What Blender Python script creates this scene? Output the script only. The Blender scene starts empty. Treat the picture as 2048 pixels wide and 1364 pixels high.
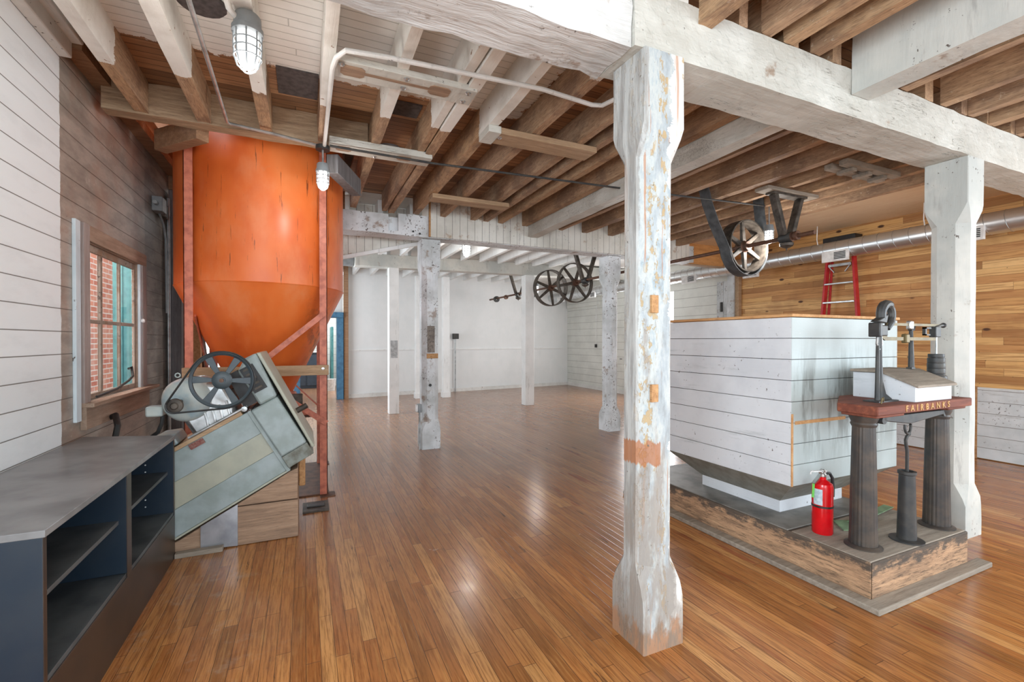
import bpy, bmesh, math, random
from mathutils import Vector, Matrix
random.seed(7)
C = bpy.context.scene.collection
sc = bpy.context.scene
PI = math.pi

# ---------------------------------------------------------------- camera, world, lights, exposure
YAW, PITCH = math.radians(24.28), math.radians(0.4)
cam_d = bpy.data.cameras.new('camera'); cam = bpy.data.objects.new('camera', cam_d); C.objects.link(cam)
cam.location = (0, 0, 1.34); cam.rotation_euler = (PI/2 - PITCH, 0, -YAW)
cam_d.sensor_width = 36; cam_d.lens = 918/2048*36; cam_d.shift_y = 5.4/2048; cam_d.clip_start = 0.05
sc.camera = cam
sc.view_settings.view_transform = 'Standard'; sc.view_settings.look = 'None'
sc.view_settings.exposure = 0.5; sc.view_settings.gamma = 1.0; sc.view_settings.use_curve_mapping = False
w = bpy.data.worlds.new('sky'); sc.world = w; w.use_nodes = True
w.node_tree.nodes['Background'].inputs[0].default_value = (0.86, 0.93, 1.0, 1)
w.node_tree.nodes['Background'].inputs[1].default_value = 2.2

def area(name, loc, rot, sx, sy, power, col=(1, 1, 1)):
    d = bpy.data.lights.new(name, 'AREA'); d.shape = 'RECTANGLE'; d.size = sx; d.size_y = sy; d.energy = power; d.color = col
    o = bpy.data.objects.new(name, d); C.objects.link(o); o.location = loc; o.rotation_euler = rot
    return o
# daylight in the tall windows behind the camera, in the left wall past the bin, and in the right wall nearer than the frame
area('window_daylight_front_left', (0.2, -3.3, 1.55), (PI/2, 0, 0), 2.0, 2.1, 56, (0.78, 0.90, 1.0))
area('window_daylight_front_right', (3.9, -3.3, 1.55), (PI/2, 0, 0), 2.6, 2.1, 62, (0.78, 0.90, 1.0))
area('window_daylight_side', (6.8, -1.2, 1.6), (PI/2, 0, PI/2), 2.1, 1.6, 115, (0.78, 0.90, 1.0))
area('window_daylight_far_left', (-1.24, 8.6, 1.6), (PI/2, 0, -PI/2), 2.6, 1.6, 85, (0.82, 0.92, 1.0))
area('window_daylight_left_near', (-1.24, -0.6, 1.6), (PI/2, 0, -PI/2), 1.4, 1.4, 85, (0.78, 0.90, 1.0))
area('fill_light_far_right', (7.27, 8.4, 1.7), (PI/2, 0, PI/2), 1.6, 1.4, 50, (0.98, 0.98, 1.0))  # added fill lamp in an invented opening, hidden behind the nearest post

# ---------------------------------------------------------------- material helper
def lin(h):
    h = h.lstrip('#'); v = [int(h[i:i+2], 16)/255 for i in (0, 2, 4)]
    return tuple((c/12.92 if c <= 0.04045 else ((c+0.055)/1.055)**2.4) for c in v) + (1,)
class Mt:
    def __init__(s, name):
        s.m = bpy.data.materials.new(name); s.m.use_nodes = True; s.nt = s.m.node_tree
        s.b = s.nt.nodes['Principled BSDF']
        g = s.nt.nodes.new('ShaderNodeNewGeometry'); s.P = g.outputs['Position']; s.Nrm = g.outputs['Normal']
        x = s.nt.nodes.new('ShaderNodeSeparateXYZ'); s.nt.links.new(s.P, x.inputs[0]); s.X, s.Y, s.Z = x.outputs
    def put(s, inp, v):
        if isinstance(v, bpy.types.NodeSocket): s.nt.links.new(v, inp)
        elif isinstance(v, str): inp.default_value = lin(v)
        else: inp.default_value = v
    def math(s, op, a, b=0.0, clamp=False):
        n = s.nt.nodes.new('ShaderNodeMath'); n.operation = op; n.use_clamp = clamp
        s.put(n.inputs[0], a); s.put(n.inputs[1], b); return n.outputs[0]
    def vec(s, x, y, z):
        n = s.nt.nodes.new('ShaderNodeCombineXYZ')
        for i, v in enumerate((x, y, z)): s.put(n.inputs[i], v)
        return n.outputs[0]
    def sc(s, v, k):
        n = s.nt.nodes.new('ShaderNodeVectorMath'); n.operation = 'MULTIPLY'; s.put(n.inputs[0], v); n.inputs[1].default_value = k; return n.outputs[0]
    def noise(s, k=(1, 1, 1), scale=5, detail=4, rough=0.55, off=0, dist=0):
        v = s.sc(s.P, k)
        if off:
            a = s.nt.nodes.new('ShaderNodeVectorMath'); a.operation = 'ADD'; s.put(a.inputs[0], v); a.inputs[1].default_value = (off, off*1.7, off*.6); v = a.outputs[0]
        n = s.nt.nodes.new('ShaderNodeTexNoise'); n.inputs['Scale'].default_value = scale; n.inputs['Detail'].default_value = detail
        n.inputs['Roughness'].default_value = rough; n.inputs['Distortion'].default_value = dist
        s.put(n.inputs['Vector'], v); return n.outputs['Fac']
    def noisev(s, v, scale=5, detail=4, rough=.55, dist=0):
        n = s.nt.nodes.new('ShaderNodeTexNoise'); n.inputs['Scale'].default_value = scale; n.inputs['Detail'].default_value = detail
        n.inputs['Roughness'].default_value = rough; n.inputs['Distortion'].default_value = dist
        s.put(n.inputs['Vector'], v); return n.outputs['Fac']
    def white(s, a, b=0.0, c=0.0):
        n = s.nt.nodes.new('ShaderNodeTexWhiteNoise'); s.put(n.inputs['Vector'], s.vec(a, b, c)); return n.outputs['Value']
    def th(s, f, lo, hi, inv=False):
        n = s.nt.nodes.new('ShaderNodeMapRange'); n.interpolation_type = 'SMOOTHSTEP'; s.put(n.inputs[0], f)
        s.put(n.inputs[1], lo); s.put(n.inputs[2], hi)
        n.inputs[3].default_value = 1.0 if inv else 0.0; n.inputs[4].default_value = 0.0 if inv else 1.0
        return n.outputs[0]
    def ramp(s, f, stops):
        n = s.nt.nodes.new('ShaderNodeValToRGB'); e = n.color_ramp.elements
        while len(e) < len(stops): e.new(0.5)
        for q, (p, c) in zip(e, stops): q.position = p; q.color = lin(c)
        s.put(n.inputs[0], f); return n.outputs[0]
    def mix(s, f, a, b, mode='MIX'):
        n = s.nt.nodes.new('ShaderNodeMix'); n.data_type = 'RGBA'; n.blend_type = mode
        s.put(n.inputs[0], f); s.put(n.inputs[6], a); s.put(n.inputs[7], b); return n.outputs[2]
    def planks(s, u, v, wd, L, seed=0.0, gap=0.0015, voff=0.0):
        r = s.math('DIVIDE', s.math('ADD', u, 100*wd + voff), wd); row = s.math('FLOOR', r); fr = s.math('FRACT', r)
        ro = s.white(row, seed + .31)
        q = s.math('ADD', s.math('DIVIDE', v, L), s.math('MULTIPLY', ro, 7.3)); col = s.math('FLOOR', q); fc = s.math('FRACT', q)
        rnd = s.white(row, col, seed + .7)
        e = s.math('MINIMUM', fr, s.math('SUBTRACT', 1.0, fr)); e = s.math('MULTIPLY', e, wd)
        e2 = s.math('MULTIPLY', s.math('MINIMUM', fc, s.math('SUBTRACT', 1.0, fc)), L)
        g = s.th(s.math('MINIMUM', e, e2), gap*.3, gap, inv=True)
        return rnd, g, row
    def bump(s, h, strength=.3, dist=.01):
        n = s.nt.nodes.new('ShaderNodeBump'); n.inputs['Strength'].default_value = strength; n.inputs['Distance'].default_value = dist
        s.put(n.inputs['Height'], h); s.nt.links.new(n.outputs[0], s.b.inputs['Normal'])
    def out(s, col, rough=.6, metal=0.0, spec=None):
        s.put(s.b.inputs['Base Color'], col); s.put(s.b.inputs['Roughness'], rough); s.put(s.b.inputs['Metallic'], metal)
        if spec is not None: s.b.inputs['Specular IOR Level'].default_value = spec
        return s.m

def plain(name, col, rough=.5, metal=0.0, var=.12, scale=14, dark=None, bump=.0):
    m = Mt(name); n = m.noise(scale=scale, detail=5)
    c = m.mix(m.th(n, .35, .7), col, dark or tuple(x*(1-var*2) if i < 3 else 1 for i, x in enumerate(lin(col))))
    if bump: m.bump(n, bump, .004)
    return m.out(c, rough, metal)
def barewood(name, cols, ax=1, rough=.75, grain=40, dirt='#4a3527'):
    m = Mt(name); k = [7, 7, 7]; k[ax] = .5
    n = m.noise(tuple(k), grain/8, 6, .65); g = m.noise(tuple(x*6 for x in k), grain/8, 3, .6, off=3)
    c = m.ramp(n, [(.25, cols[0]), (.5, cols[1]), (.75, cols[2])])
    c = m.mix(m.math('MULTIPLY', m.th(g, .5, .75), .45), c, dirt)
    big = m.noise((1, 1, 1), 2.3, 4, .6, off=8)
    c = m.mix(m.math('MULTIPLY', m.th(big, .5, .72), .4), c, cols[0])
    m.bump(m.math('ADD', n, m.math('MULTIPLY', g, .5)), .35, .006)
    return m.out(c, rough)
def painted(name, c1, c2, wood='#8a6f58', ax=0, wear=.66, chip=.7, rough=.55, planked=None, hew=.5, grey='#9a9792', orange=0.0, cracks=False):
    m = Mt(name); k = [5, 5, 5]; k[ax] = .7
    a = m.noise((1, 1, 1), 2.2, 4, .6); c = m.mix(m.th(a, .38, .65), c1, c2)
    d = m.noise(tuple(k), 3.0, 6, .7, off=2); c = m.mix(m.math('MULTIPLY', m.th(d, .56, .72), .55), c, grey)
    st = m.noise((1, 1, 1), 5, 5, .65, off=5); c = m.mix(m.math('MULTIPLY', m.th(st, wear-.04, wear+.06), .75), c, wood)
    ch = m.noise((1, 1, 1), 38, 3, .6, off=9); ch2 = m.noise((1, 1, 1), 3.5, 3, .6, off=12)
    cm = m.math('MULTIPLY', m.th(ch, chip-.03, chip+.02), m.th(ch2, .45, .6)); c = m.mix(cm, c, '#5a5048')
    if orange:
        kk = [9, 9, 9]; kk[ax] = 1.2
        o = m.noise(tuple(kk), 2.6, 5, .7, off=21); c = m.mix(m.th(o, orange, orange+.03), c, '#b58a52')
    if cracks:
        kk = [22, 22, 22]; kk[ax] = 1.1
        cr = m.noise(tuple(kk), 1.6, 4, .6, off=31); big = m.noise((1, 1, 1), 2.5, 3, .5, off=37)
        crm = m.math('MULTIPLY', m.th(m.math('ABSOLUTE', m.math('SUBTRACT', cr, .5)), .003, .008, inv=True), m.th(big, .53, .60)); c = m.mix(m.math('MULTIPLY', crm, .85), c, '#55503f')
        ad = m.noise((5, 1.2, 5) if ax == 0 else (1.2, 5, 5), 4.0, 2, .5, off=41)
    h = m.noise(tuple(k), 4, 5, .6, off=4)
    if cracks: h = m.math('ADD', h, m.math('SUBTRACT', m.math('MULTIPLY', m.th(ad, .4, .6), .35), crm))
    if planked:
        u = {'x': m.X, 'y': m.Y, 'z': m.Z}[planked[0]]; v = {'x': m.X, 'y': m.Y, 'z': m.Z}[planked[1]]
        rnd, g, row = m.planks(u, v, planked[2], planked[3], 1.0, planked[4] if len(planked) > 4 else .003, planked[5] if len(planked) > 5 else 0)
        c = m.mix(m.math('MULTIPLY', rnd, .12), c, grey); c = m.mix(m.math('MULTIPLY', g, .8), c, '#6b6258')
        h = m.math('SUBTRACT', m.math('MULTIPLY', h, hew), m.math('MULTIPLY', g, 1.5))
    m.bump(h, hew, .012)
    return m.out(c, rough)

# ---------------------------------------------------------------- mesh helper
def wloc(o):
    v = Vector((0, 0, 0))
    while o is not None: v += o.location; o = o.parent
    return v
class MB:
    def __init__(s): s.v = []; s.f = []
    def add(s, vs, fs):
        k = len(s.v); s.v += [Vector(p) for p in vs]; s.f += [[i+k for i in f] for f in fs]; return s
    def box(s, x0, x1, y0, y1, z0, z1):
        return s.add([(x0,y0,z0),(x1,y0,z0),(x1,y1,z0),(x0,y1,z0),(x0,y0,z1),(x1,y0,z1),(x1,y1,z1),(x0,y1,z1)],
                     [(0,3,2,1),(4,5,6,7),(0,1,5,4),(1,2,6,5),(2,3,7,6),(3,0,4,7)])
    def prism(s, pts, a, b, axis='y'):
        n = len(pts)
        f = {'y': lambda p, t: (p[0], t, p[1]), 'z': lambda p, t: (p[0], p[1], t), 'x': lambda p, t: (t, p[0], p[1])}[axis]
        return s.add([f(p, a) for p in pts] + [f(p, b) for p in pts],
                     [list(range(n)), list(range(2*n-1, n-1, -1))] + [(i, (i+1) % n + 0, (i+1) % n + n, i+n)[::-1] for i in range(n)])
    def bar(s, p0, p1, w_, h, up=(0, 0, 1)):
        p0, p1 = Vector(p0), Vector(p1); d = (p1-p0).normalized(); u = Vector(up)
        r = d.cross(u).normalized(); u = r.cross(d); r *= w_/2; u *= h/2
        return s.add([p0-r-u, p0+r-u, p0+r+u, p0-r+u, p1-r-u, p1+r-u, p1+r+u, p1-r+u],
                     [(0,1,2,3),(7,6,5,4),(0,4,5,1),(1,5,6,2),(2,6,7,3),(3,7,4,0)])
    def tube(s, pts, r, n=10, closed=False):
        pts = [Vector(p) for p in pts]; m = len(pts); rs = r if isinstance(r, (list, tuple)) else [r]*m
        vs = []; prev = None
        for i, p in enumerate(pts):
            a = pts[(i-1) % m] if (closed or i) else p; b = pts[(i+1) % m] if (closed or i < m-1) else p
            d = (b-a).normalized()
            ref = prev if prev is not None else (Vector((0, 0, 1)) if abs(d.z) < .9 else Vector((1, 0, 0)))
            x = (ref - d*ref.dot(d)).normalized(); y = d.cross(x); prev = x
            vs += [p + (x*math.cos(2*PI*k/n) + y*math.sin(2*PI*k/n))*rs[i] for k in range(n)]
        fs = []
        for i in range(m if closed else m-1):
            j = (i+1) % m
            for k in range(n): fs.append((i*n+k, i*n+(k+1) % n, j*n+(k+1) % n, j*n+k))
        if not closed: fs += [list(range(n-1, -1, -1)), [(m-1)*n+k for k in range(n)]]
        return s.add(vs, fs)
    def lathe(s, prof, c, axis=(0, 0, 1), n=32, closed=False, arc=None):
        c = Vector(c); ax = Vector(axis).normalized(); x = ax.orthogonal().normalized(); y = ax.cross(x)
        m = len(prof); vs = []
        for k in range(n):
            a = 2*PI*k/n; d = x*math.cos(a) + y*math.sin(a)
            vs += [c + d*r + ax*h for r, h in prof]
        fs = []
        for k in range(n):
            k2 = (k+1) % n
            for i in range(m if closed else m-1):
                j = (i+1) % m; fs.append((k*m+i, k2*m+i, k2*m+j, k*m+j))
        return s.add(vs, fs)
    def beam(s, ax, a, b, u0, u1, v0, v1, n=14, jit=.004):
        # long timber along axis ax from a to b with slightly uneven hewn faces
        vs = []; m = 12
        for i in range(n+1):
            t = a + (b-a)*i/n; ring = []
            for (u, v) in [(0,0),(.33,0),(.66,0),(1,0),(1,.33),(1,.66),(1,1),(.66,1),(.33,1),(0,1),(0,.66),(0,.33)]:
                q = [u0+(u1-u0)*u + random.uniform(-jit, jit), v0+(v1-v0)*v + random.uniform(-jit, jit)]
                ring.append((t, q[0], q[1]) if ax == 'x' else (q[0], t, q[1]) if ax == 'y' else (q[0], q[1], t))
            vs += ring
        fs = [(i*m+k, i*m+(k+1) % m, (i+1)*m+(k+1) % m, (i+1)*m+k) for i in range(n) for k in range(m)]
        fs += [list(range(m-1, -1, -1)), [n*m+k for k in range(m)]]
        return s.add(vs, fs)
    def rings(s, lst, cx, cy, jit=0):
        vs = []
        for z, hx, hy, c in lst:
            for px, py in [(-hx+c,-hy),(hx-c,-hy),(hx,-hy+c),(hx,hy-c),(hx-c,hy),(-hx+c,hy),(-hx,hy-c),(-hx,-hy+c)]:
                vs.append((cx+px+random.uniform(-jit, jit), cy+py+random.uniform(-jit, jit), z))
        m = 8; n = len(lst)
        fs = [(i*m+k, i*m+(k+1) % m, (i+1)*m+(k+1) % m, (i+1)*m+k) for i in range(n-1) for k in range(m)]
        fs += [list(range(m-1, -1, -1)), [(n-1)*m+k for k in range(m)]]
        return s.add(vs, fs)
    def build(s, name, mat, parent=None, origin=None, bevel=0, smooth=True, ang=35):
        o0 = wloc(parent) if parent else Vector(origin if origin else (0, 0, 0))
        me = bpy.data.meshes.new(name); me.from_pydata([tuple(p-o0) for p in s.v], [], s.f)
        bm = bmesh.new(); bm.from_mesh(me); bmesh.ops.recalc_face_normals(bm, faces=bm.faces); bm.to_mesh(me); bm.free()
        me.materials.append(mat)
        if smooth:
            for p in me.polygons: p.use_smooth = True
            me.set_sharp_from_angle(angle=math.radians(ang))
        o = bpy.data.objects.new(name, me); C.objects.link(o)
        if parent: o.parent = parent
        else: o.location = o0
        if bevel:
            b = o.modifiers.new('bevel', 'BEVEL'); b.width = bevel; b.segments = 2; b.limit_method = 'ANGLE'; b.angle_limit = math.radians(40)
        return o
def thing(name, label, cat, loc, group=None):
    o = bpy.data.objects.new(name, None); C.objects.link(o); o.location = loc; o.empty_display_size = .1
    o['label'] = label; o['category'] = cat
    if group: o['group'] = group
    return o
def tag(o, label, cat, group=None, kind=None):
    o['label'] = label; o['category'] = cat
    if group: o['group'] = group
    if kind: o['kind'] = kind
    return o
def struct(o): o['kind'] = 'structure'; return o
def B(*a): return MB().box(*a)
def walls_with_hole(mb, axis, t0, t1, a0, a1, z0, z1, holes):
    # rectangular wall (thickness t0..t1) along a with holes (h0,h1,hz0,hz1)
    def bx(p0, p1, q0, q1):
        if p1-p0 < 1e-4 or q1-q0 < 1e-4: return
        mb.box(t0, t1, p0, p1, q0, q1) if axis == 'y' else mb.box(p0, p1, t0, t1, q0, q1)
    cur = a0
    for h0, h1, hz0, hz1 in sorted(holes):
        bx(cur, h0, z0, z1); bx(h0, h1, z0, hz0); bx(h0, h1, hz1, z1); cur = h1
    bx(cur, a1, z0, z1)
    return mb

# ---------------------------------------------------------------- materials
def mat_floor():
    m = Mt('floor_boards')
    rnd, g, row = m.planks(m.X, m.Y, .058, 1.15, 2.0, .0016)
    gr = m.noise((26, 1.2, 1), 4, 6, .65); fine = m.noise((90, 3, 1), 4, 3, .6, off=4)
    c = m.ramp(rnd, [(0, '#98602f'), (.3, '#ad6c38'), (.6, '#b97840'), (.85, '#c7874b'), (1, '#d49b5e')])
    c = m.mix(m.math('MULTIPLY', m.th(gr, .44, .62), .6), c, '#70401c'); c = m.mix(m.math('MULTIPLY', m.th(m.noise((30, 1.0, 1), 3, 5, .7, off=44), .5, .66), .35), c, '#d9a05c')
    c = m.mix(m.math('MULTIPLY', m.th(fine, .55, .75), .25), c, '#4a2815')
    big = m.noise((1, .6, 1), 1.3, 4, .6, off=6); c = m.mix(m.math('MULTIPLY', m.th(big, .45, .68), .35), c, '#7a5230'); c = m.mix(m.math('MULTIPLY', m.th(m.noise((3, 1.2, 1), 4, 6, .75, off=51), .58, .72), m.math('SUBTRACT', .4, m.math('MULTIPLY', m.th(m.Y, 1.5, 4.5), .3))), c, '#5d3a20')
    # far floor's grey sheen painted into the colour, red wax marks near the platform
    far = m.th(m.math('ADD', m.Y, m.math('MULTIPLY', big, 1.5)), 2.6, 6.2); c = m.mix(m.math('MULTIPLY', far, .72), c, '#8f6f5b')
    st = m.noise((9, 1.0, 1), 1.8, 5, .7, off=15); c = m.mix(m.math('MULTIPLY', m.th(st, .64, .7), .7), c, '#3c2a20')
    rd = m.noise((7, .8, 1), 1.6, 4, .6, off=33)
    rm = m.math('MULTIPLY', m.th(rd, .62, .68), m.th(m.X, 1.6, 2.0)); c = m.mix(m.math('MULTIPLY', rm, .6), c, '#7c2a1c')
    du = m.noise((1, 1, 1), 9, 6, .7, off=19); c = m.mix(m.math('MULTIPLY', m.math('MULTIPLY', m.th(du, .5, .75), m.th(m.X, -.45, .1, inv=True)), .35), c, '#b8a690')
    c = m.mix(m.math('MULTIPLY', g, .85), c, '#2c1a10')
    m.bump(m.math('SUBTRACT', m.math('MULTIPLY', gr, .25), m.math('ADD', g, m.math('MULTIPLY', rnd, .3))), .16, .003)
    r = m.math('ADD', .10, m.math('MULTIPLY', m.noise((1, 1, 1), 6, 5, .65, off=7), .24))
    return m.out(c, r, spec=.5)
def mat_left_wall():
    m = Mt('left_wall_boards')
    rnd, g, row = m.planks(m.Z, m.Y, .1262, 60, 3.0, .0035, .1262*200 - 1.39)
    n1 = m.noise((1, 1, 1), 1.6, 5, .6); n2 = m.noise((.5, 1, 3), 3.2, 6, .65, off=4)
    wht = m.mix(m.math('MULTIPLY', m.th(n2, .45, .7), .25), '#e9edee', '#cfd2d3')
    gry = m.ramp(n2, [(.25, '#7b736a'), (.45, '#958c82'), (.6, '#aba095'), (.75, '#947e70')])
    gry = m.mix(m.math('MULTIPLY', m.th(n1, .5, .65), .6), gry, '#987864')
    sp = m.noise((1, 2, 3), 4, 5, .7, off=11); gry = m.mix(m.math('MULTIPLY', m.th(sp, .6, .75), .6), gry, '#c9c0b5')
    gry = m.mix(m.th(m.Y, 4.78, 4.84), gry, m.mix(m.th(n2, .4, .65), '#77726a', '#989289'))
    edge = m.math('ADD', m.Y, m.math('MULTIPLY', m.noise((1, 1, 1), 14, 4, .6), .03))
    isw = m.th(edge, 3.354, 3.358, inv=True)
    c = m.mix(isw, gry, wht)
    c = m.mix(m.math('MULTIPLY', g, .85), c, '#54493f')
    ch = m.noise((1, 1, 1), 30, 3, .6, off=2); c = m.mix(m.th(ch, .76, .78), c, '#6d6258')
    m.bump(m.math('SUBTRACT', m.math('MULTIPLY', n2, .3), g), .5, .006)
    return m.out(c, m.math('ADD', .42, m.math('MULTIPLY', isw, .18)))
def mat_pine():
    m = Mt('pine_boards')
    rnd, g, row = m.planks(m.Z, m.Y, .086, 1.9, 5.0, .002)
    gr = m.noisev(m.vec(m.math('MULTIPLY', rnd, 9.0), m.math('MULTIPLY', m.Y, 1.1), m.math('MULTIPLY', m.Z, 26.0)), 1.6, 6, .65, .8)
    c = m.ramp(rnd, [(0, '#a57644'), (.25, '#c8935a'), (.6, '#d9a868'), (1, '#e6bb7e')])
    c = m.mix(m.math('MULTIPLY', m.th(gr, .45, .62), .6), c, '#9a6230')
    kn = m.nt.nodes.new('ShaderNodeTexVoronoi'); kn.inputs['Scale'].default_value = 1.0; m.put(kn.inputs['Vector'], m.sc(m.P, (3, 2.6, 5.5)))
    c = m.mix(m.th(kn.outputs['Distance'], .07, .13, inv=True), c, '#4a2a15')
    nl = m.nt.nodes.new('ShaderNodeTexVoronoi'); nl.inputs['Scale'].default_value = 1.0; m.put(nl.inputs['Vector'], m.sc(m.P, (7, 9, 13)))
    c = m.mix(m.math('MULTIPLY', m.th(nl.outputs['Distance'], .035, .06, inv=True), .8), c, '#3b2416')
    big = m.noise((1, 1, 1), 1.5, 4, .6, off=6); c = m.mix(m.math('MULTIPLY', m.th(big, .5, .7), .35), c, '#8e5f38')
    c = m.mix(m.math('MULTIPLY', g, .7), c, '#50301a')
    m.bump(m.math('SUBTRACT', m.math('MULTIPLY', gr, .2), g), .3, .004)
    return m.out(c, .6)
def mat_deck(fully=False):
    m = Mt('deck_boards_white' if fully else 'deck_boards')
    rnd, g, row = m.planks(m.Y, m.X, .066, 3.0, 4.0, .004)
    br = m.ramp(rnd, [(0, '#7f5c40'), (.5, '#9c7351'), (1, '#b58b66')])
    gr = m.noise((1.5, 14, 1), 3, 5, .6); br = m.mix(m.math('MULTIPLY', m.th(gr, .45, .7), .4), br, '#553420')
    n2 = m.noise((1, 1, 1), 3, 4, .6, off=3); wh = m.mix(m.math('MULTIPLY', m.th(n2, .4, .7), .4), '#e6e4df', '#c9c6bf')
    wh = m.mix(m.math('MULTIPLY', g, .55), wh, '#8e8a82'); br = m.mix(m.math('MULTIPLY', g, .8), br, '#2e1c10')
    if fully: c = wh
    else:
        rag = m.math('MULTIPLY', m.noise((1, 1, 1), 11, 5, .7, off=9), .22)
        f = m.math('MULTIPLY', m.th(m.math('ADD', m.Y, rag), 3.32, 3.33, inv=True), m.th(m.math('ADD', m.X, rag), 1.6, 1.61, inv=True))
        c = m.mix(f, br, wh)
    m.bump(m.math('MULTIPLY', g, -1.0), .5, .005)
    return m.out(c, .55)
def mat_joist():
    # rough sawn joist, painted white on its near length where a room once stood under it
    m = Mt('joist_wood')
    n = m.noise((8, .8, 8), 5, 6, .7); g = m.noise((40, 4, 40), 4, 4, .65, off=3); big = m.noise((1, .8, 1), 3.0, 5, .65, off=8)
    bx = m.white(m.math('FLOOR', m.math('MULTIPLY', m.X, 3.2)), .5)
    br = m.ramp(n, [(.25, '#876a54'), (.5, '#ab8b6e'), (.75, '#c8aa8a')])
    br = m.mix(m.math('MULTIPLY', bx, .45), br, '#c39a6c')
    br = m.mix(m.math('MULTIPLY', m.th(g, .46, .66), .5), br, '#5a4030'); br = m.mix(m.math('MULTIPLY', m.th(big, .48, .62), .6), br, '#6e5443'); br = m.mix(m.math('MULTIPLY', m.th(m.noise((1, 1, 1), 26, 4, .7, off=27), .62, .7), .5), br, '#d0bfa8')
    n2 = m.noise((1, 1, 1), 4, 5, .6, off=13); wh = m.mix(m.math('MULTIPLY', m.th(n2, .42, .7), .5), '#e9e6df', '#bdb4a6')
    wh = m.mix(m.th(m.noise((1, 1, 1), 20, 4, .6, off=17), .68, .71), wh, '#8f6a4c')
    rag = m.math('MULTIPLY', m.noise((1, 1, 1), 16, 4, .7, off=9), .16)
    lim = m.math('SUBTRACT', 3.24, m.math('MULTIPLY', m.th(m.X, 1.38, 1.45), .95)); 
    f = m.math('MULTIPLY', m.math('LESS_THAN', m.math('ADD', m.Y, rag), lim), m.th(m.X, 1.58, 1.6, inv=True))
    c = m.mix(f, br, wh)
    m.bump(m.math('ADD', n, m.math('MULTIPLY', g, .4)), .4, .006)
    return m.out(c, .75)
def mat_post_near():
    m = Mt('post_flaking_paint')
    a = m.noise((3, 3, 1.1), 3.2, 6, .7); c = m.ramp(a, [(.3, '#8b8f8f'), (.43, '#a6adb0'), (.52, '#bcbfbb'), (.6, '#9ca8ae'), (.7, '#888a88')])
    # fresh white patch down the right hand face, ragged edge
    e = m.math('ADD', m.X, m.math('MULTIPLY', m.noise((1, 1, 3), 4, 5, .7, off=5), .16)); wp = m.th(m.math('SUBTRACT', e, m.math('MULTIPLY', m.th(m.Z, 1.0, .6), .0)), m.math('SUBTRACT', 1.556, m.math('MULTIPLY', m.Z, .012)), m.math('SUBTRACT', 1.561, m.math('MULTIPLY', m.Z, .012)))
    c = m.mix(m.math('MULTIPLY', wp, .95), c, '#e9e8e3')
    o = m.noise((2.2, 2.2, 1.1), 17, 5, .7, off=21); om = m.math('MULTIPLY', m.th(o, .53, .57), m.th(m.noise((7, 7, .35), 2.4, 3, .5, off=2), .50, .57))
    c = m.mix(m.math('MULTIPLY', om, .85), c, '#b39666'); c = m.mix(m.math('MULTIPLY', m.th(m.noise((16, 16, .5), 2.6, 4, .6, off=61), .62, .66), .7), c, '#b0764a')
    c = m.mix(m.math('MULTIPLY', m.th(m.math('ADD', m.X, m.math('MULTIPLY', m.noise((1, 1, 2), 8, 5, .7, off=77), .03)), 1.338, 1.344, inv=True), .8), c, m.mix(m.th(m.noise((9, 9, .8), 3, 5, .7, off=78), .4, .6), '#b5b4b0', '#8f8a84'))
    # plum grey bare wood on the left and near the foot
    lf = m.math('ADD', m.math('MULTIPLY', m.noise((3, 3, .7), 3, 5, .7, off=31), .5), m.math('MULTIPLY', m.Z, .09))
    c = m.mix(m.math('MULTIPLY', m.th(lf, .27, .33, inv=True), .8), c, '#948a80')
    ft = m.math('ADD', m.Z, m.math('MULTIPLY', m.noise((2, 2, 1), 8, 5, .7, off=6), .28)); ftc = m.mix(m.th(m.noise((4, 4, 1), 6, 5, .7, off=16), .42, .58), '#a57a5a', '#85715f'); c = m.mix(m.math('MULTIPLY', m.th(ft, .22, .27, inv=True), .9), c, ftc)
    bn = m.math('MULTIPLY', m.th(m.math('ABSOLUTE', m.math('SUBTRACT', m.Z, m.math('ADD', .80, m.math('MULTIPLY', m.noise((3, 3, 0), 9, 4, .6), .1)))), .045, .055, inv=True), m.th(m.X, 1.40, 1.41, inv=True))
    c = m.mix(m.math('MULTIPLY', bn, .85), c, '#a3663a')
    ch = m.noise((1, 1, 1), 40, 3, .6, off=9); c = m.mix(m.th(ch, .7, .73), c, '#6d655c')
    m.bump(m.math('ADD', m.math('MULTIPLY', om, -.6), m.noise((6, 6, .5), 6, 5, .65, off=3)), .5, .008)
    return m.out(c, .6)
def mat_brick():
    m = Mt('brick')
    n = m.nt.nodes.new('ShaderNodeTexBrick'); m.put(n.inputs['Vector'], m.vec(m.Y, m.Z, 0.0)); n.inputs['Scale'].default_value = 1
    n.inputs['Brick Width'].default_value = .21; n.inputs['Row Height'].default_value = .072; n.inputs['Mortar Size'].default_value = .008
    n.inputs['Color1'].default_value = lin('#b96a55'); n.inputs['Color2'].default_value = lin('#cf8a70'); n.inputs['Mortar'].default_value = lin('#d8cec6')
    c = m.mix(m.math('MULTIPLY', m.th(m.noise(scale=5), .5, .7), .5), n.outputs['Color'], '#d9b7a5')
    return m.out(c, .85)
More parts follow.
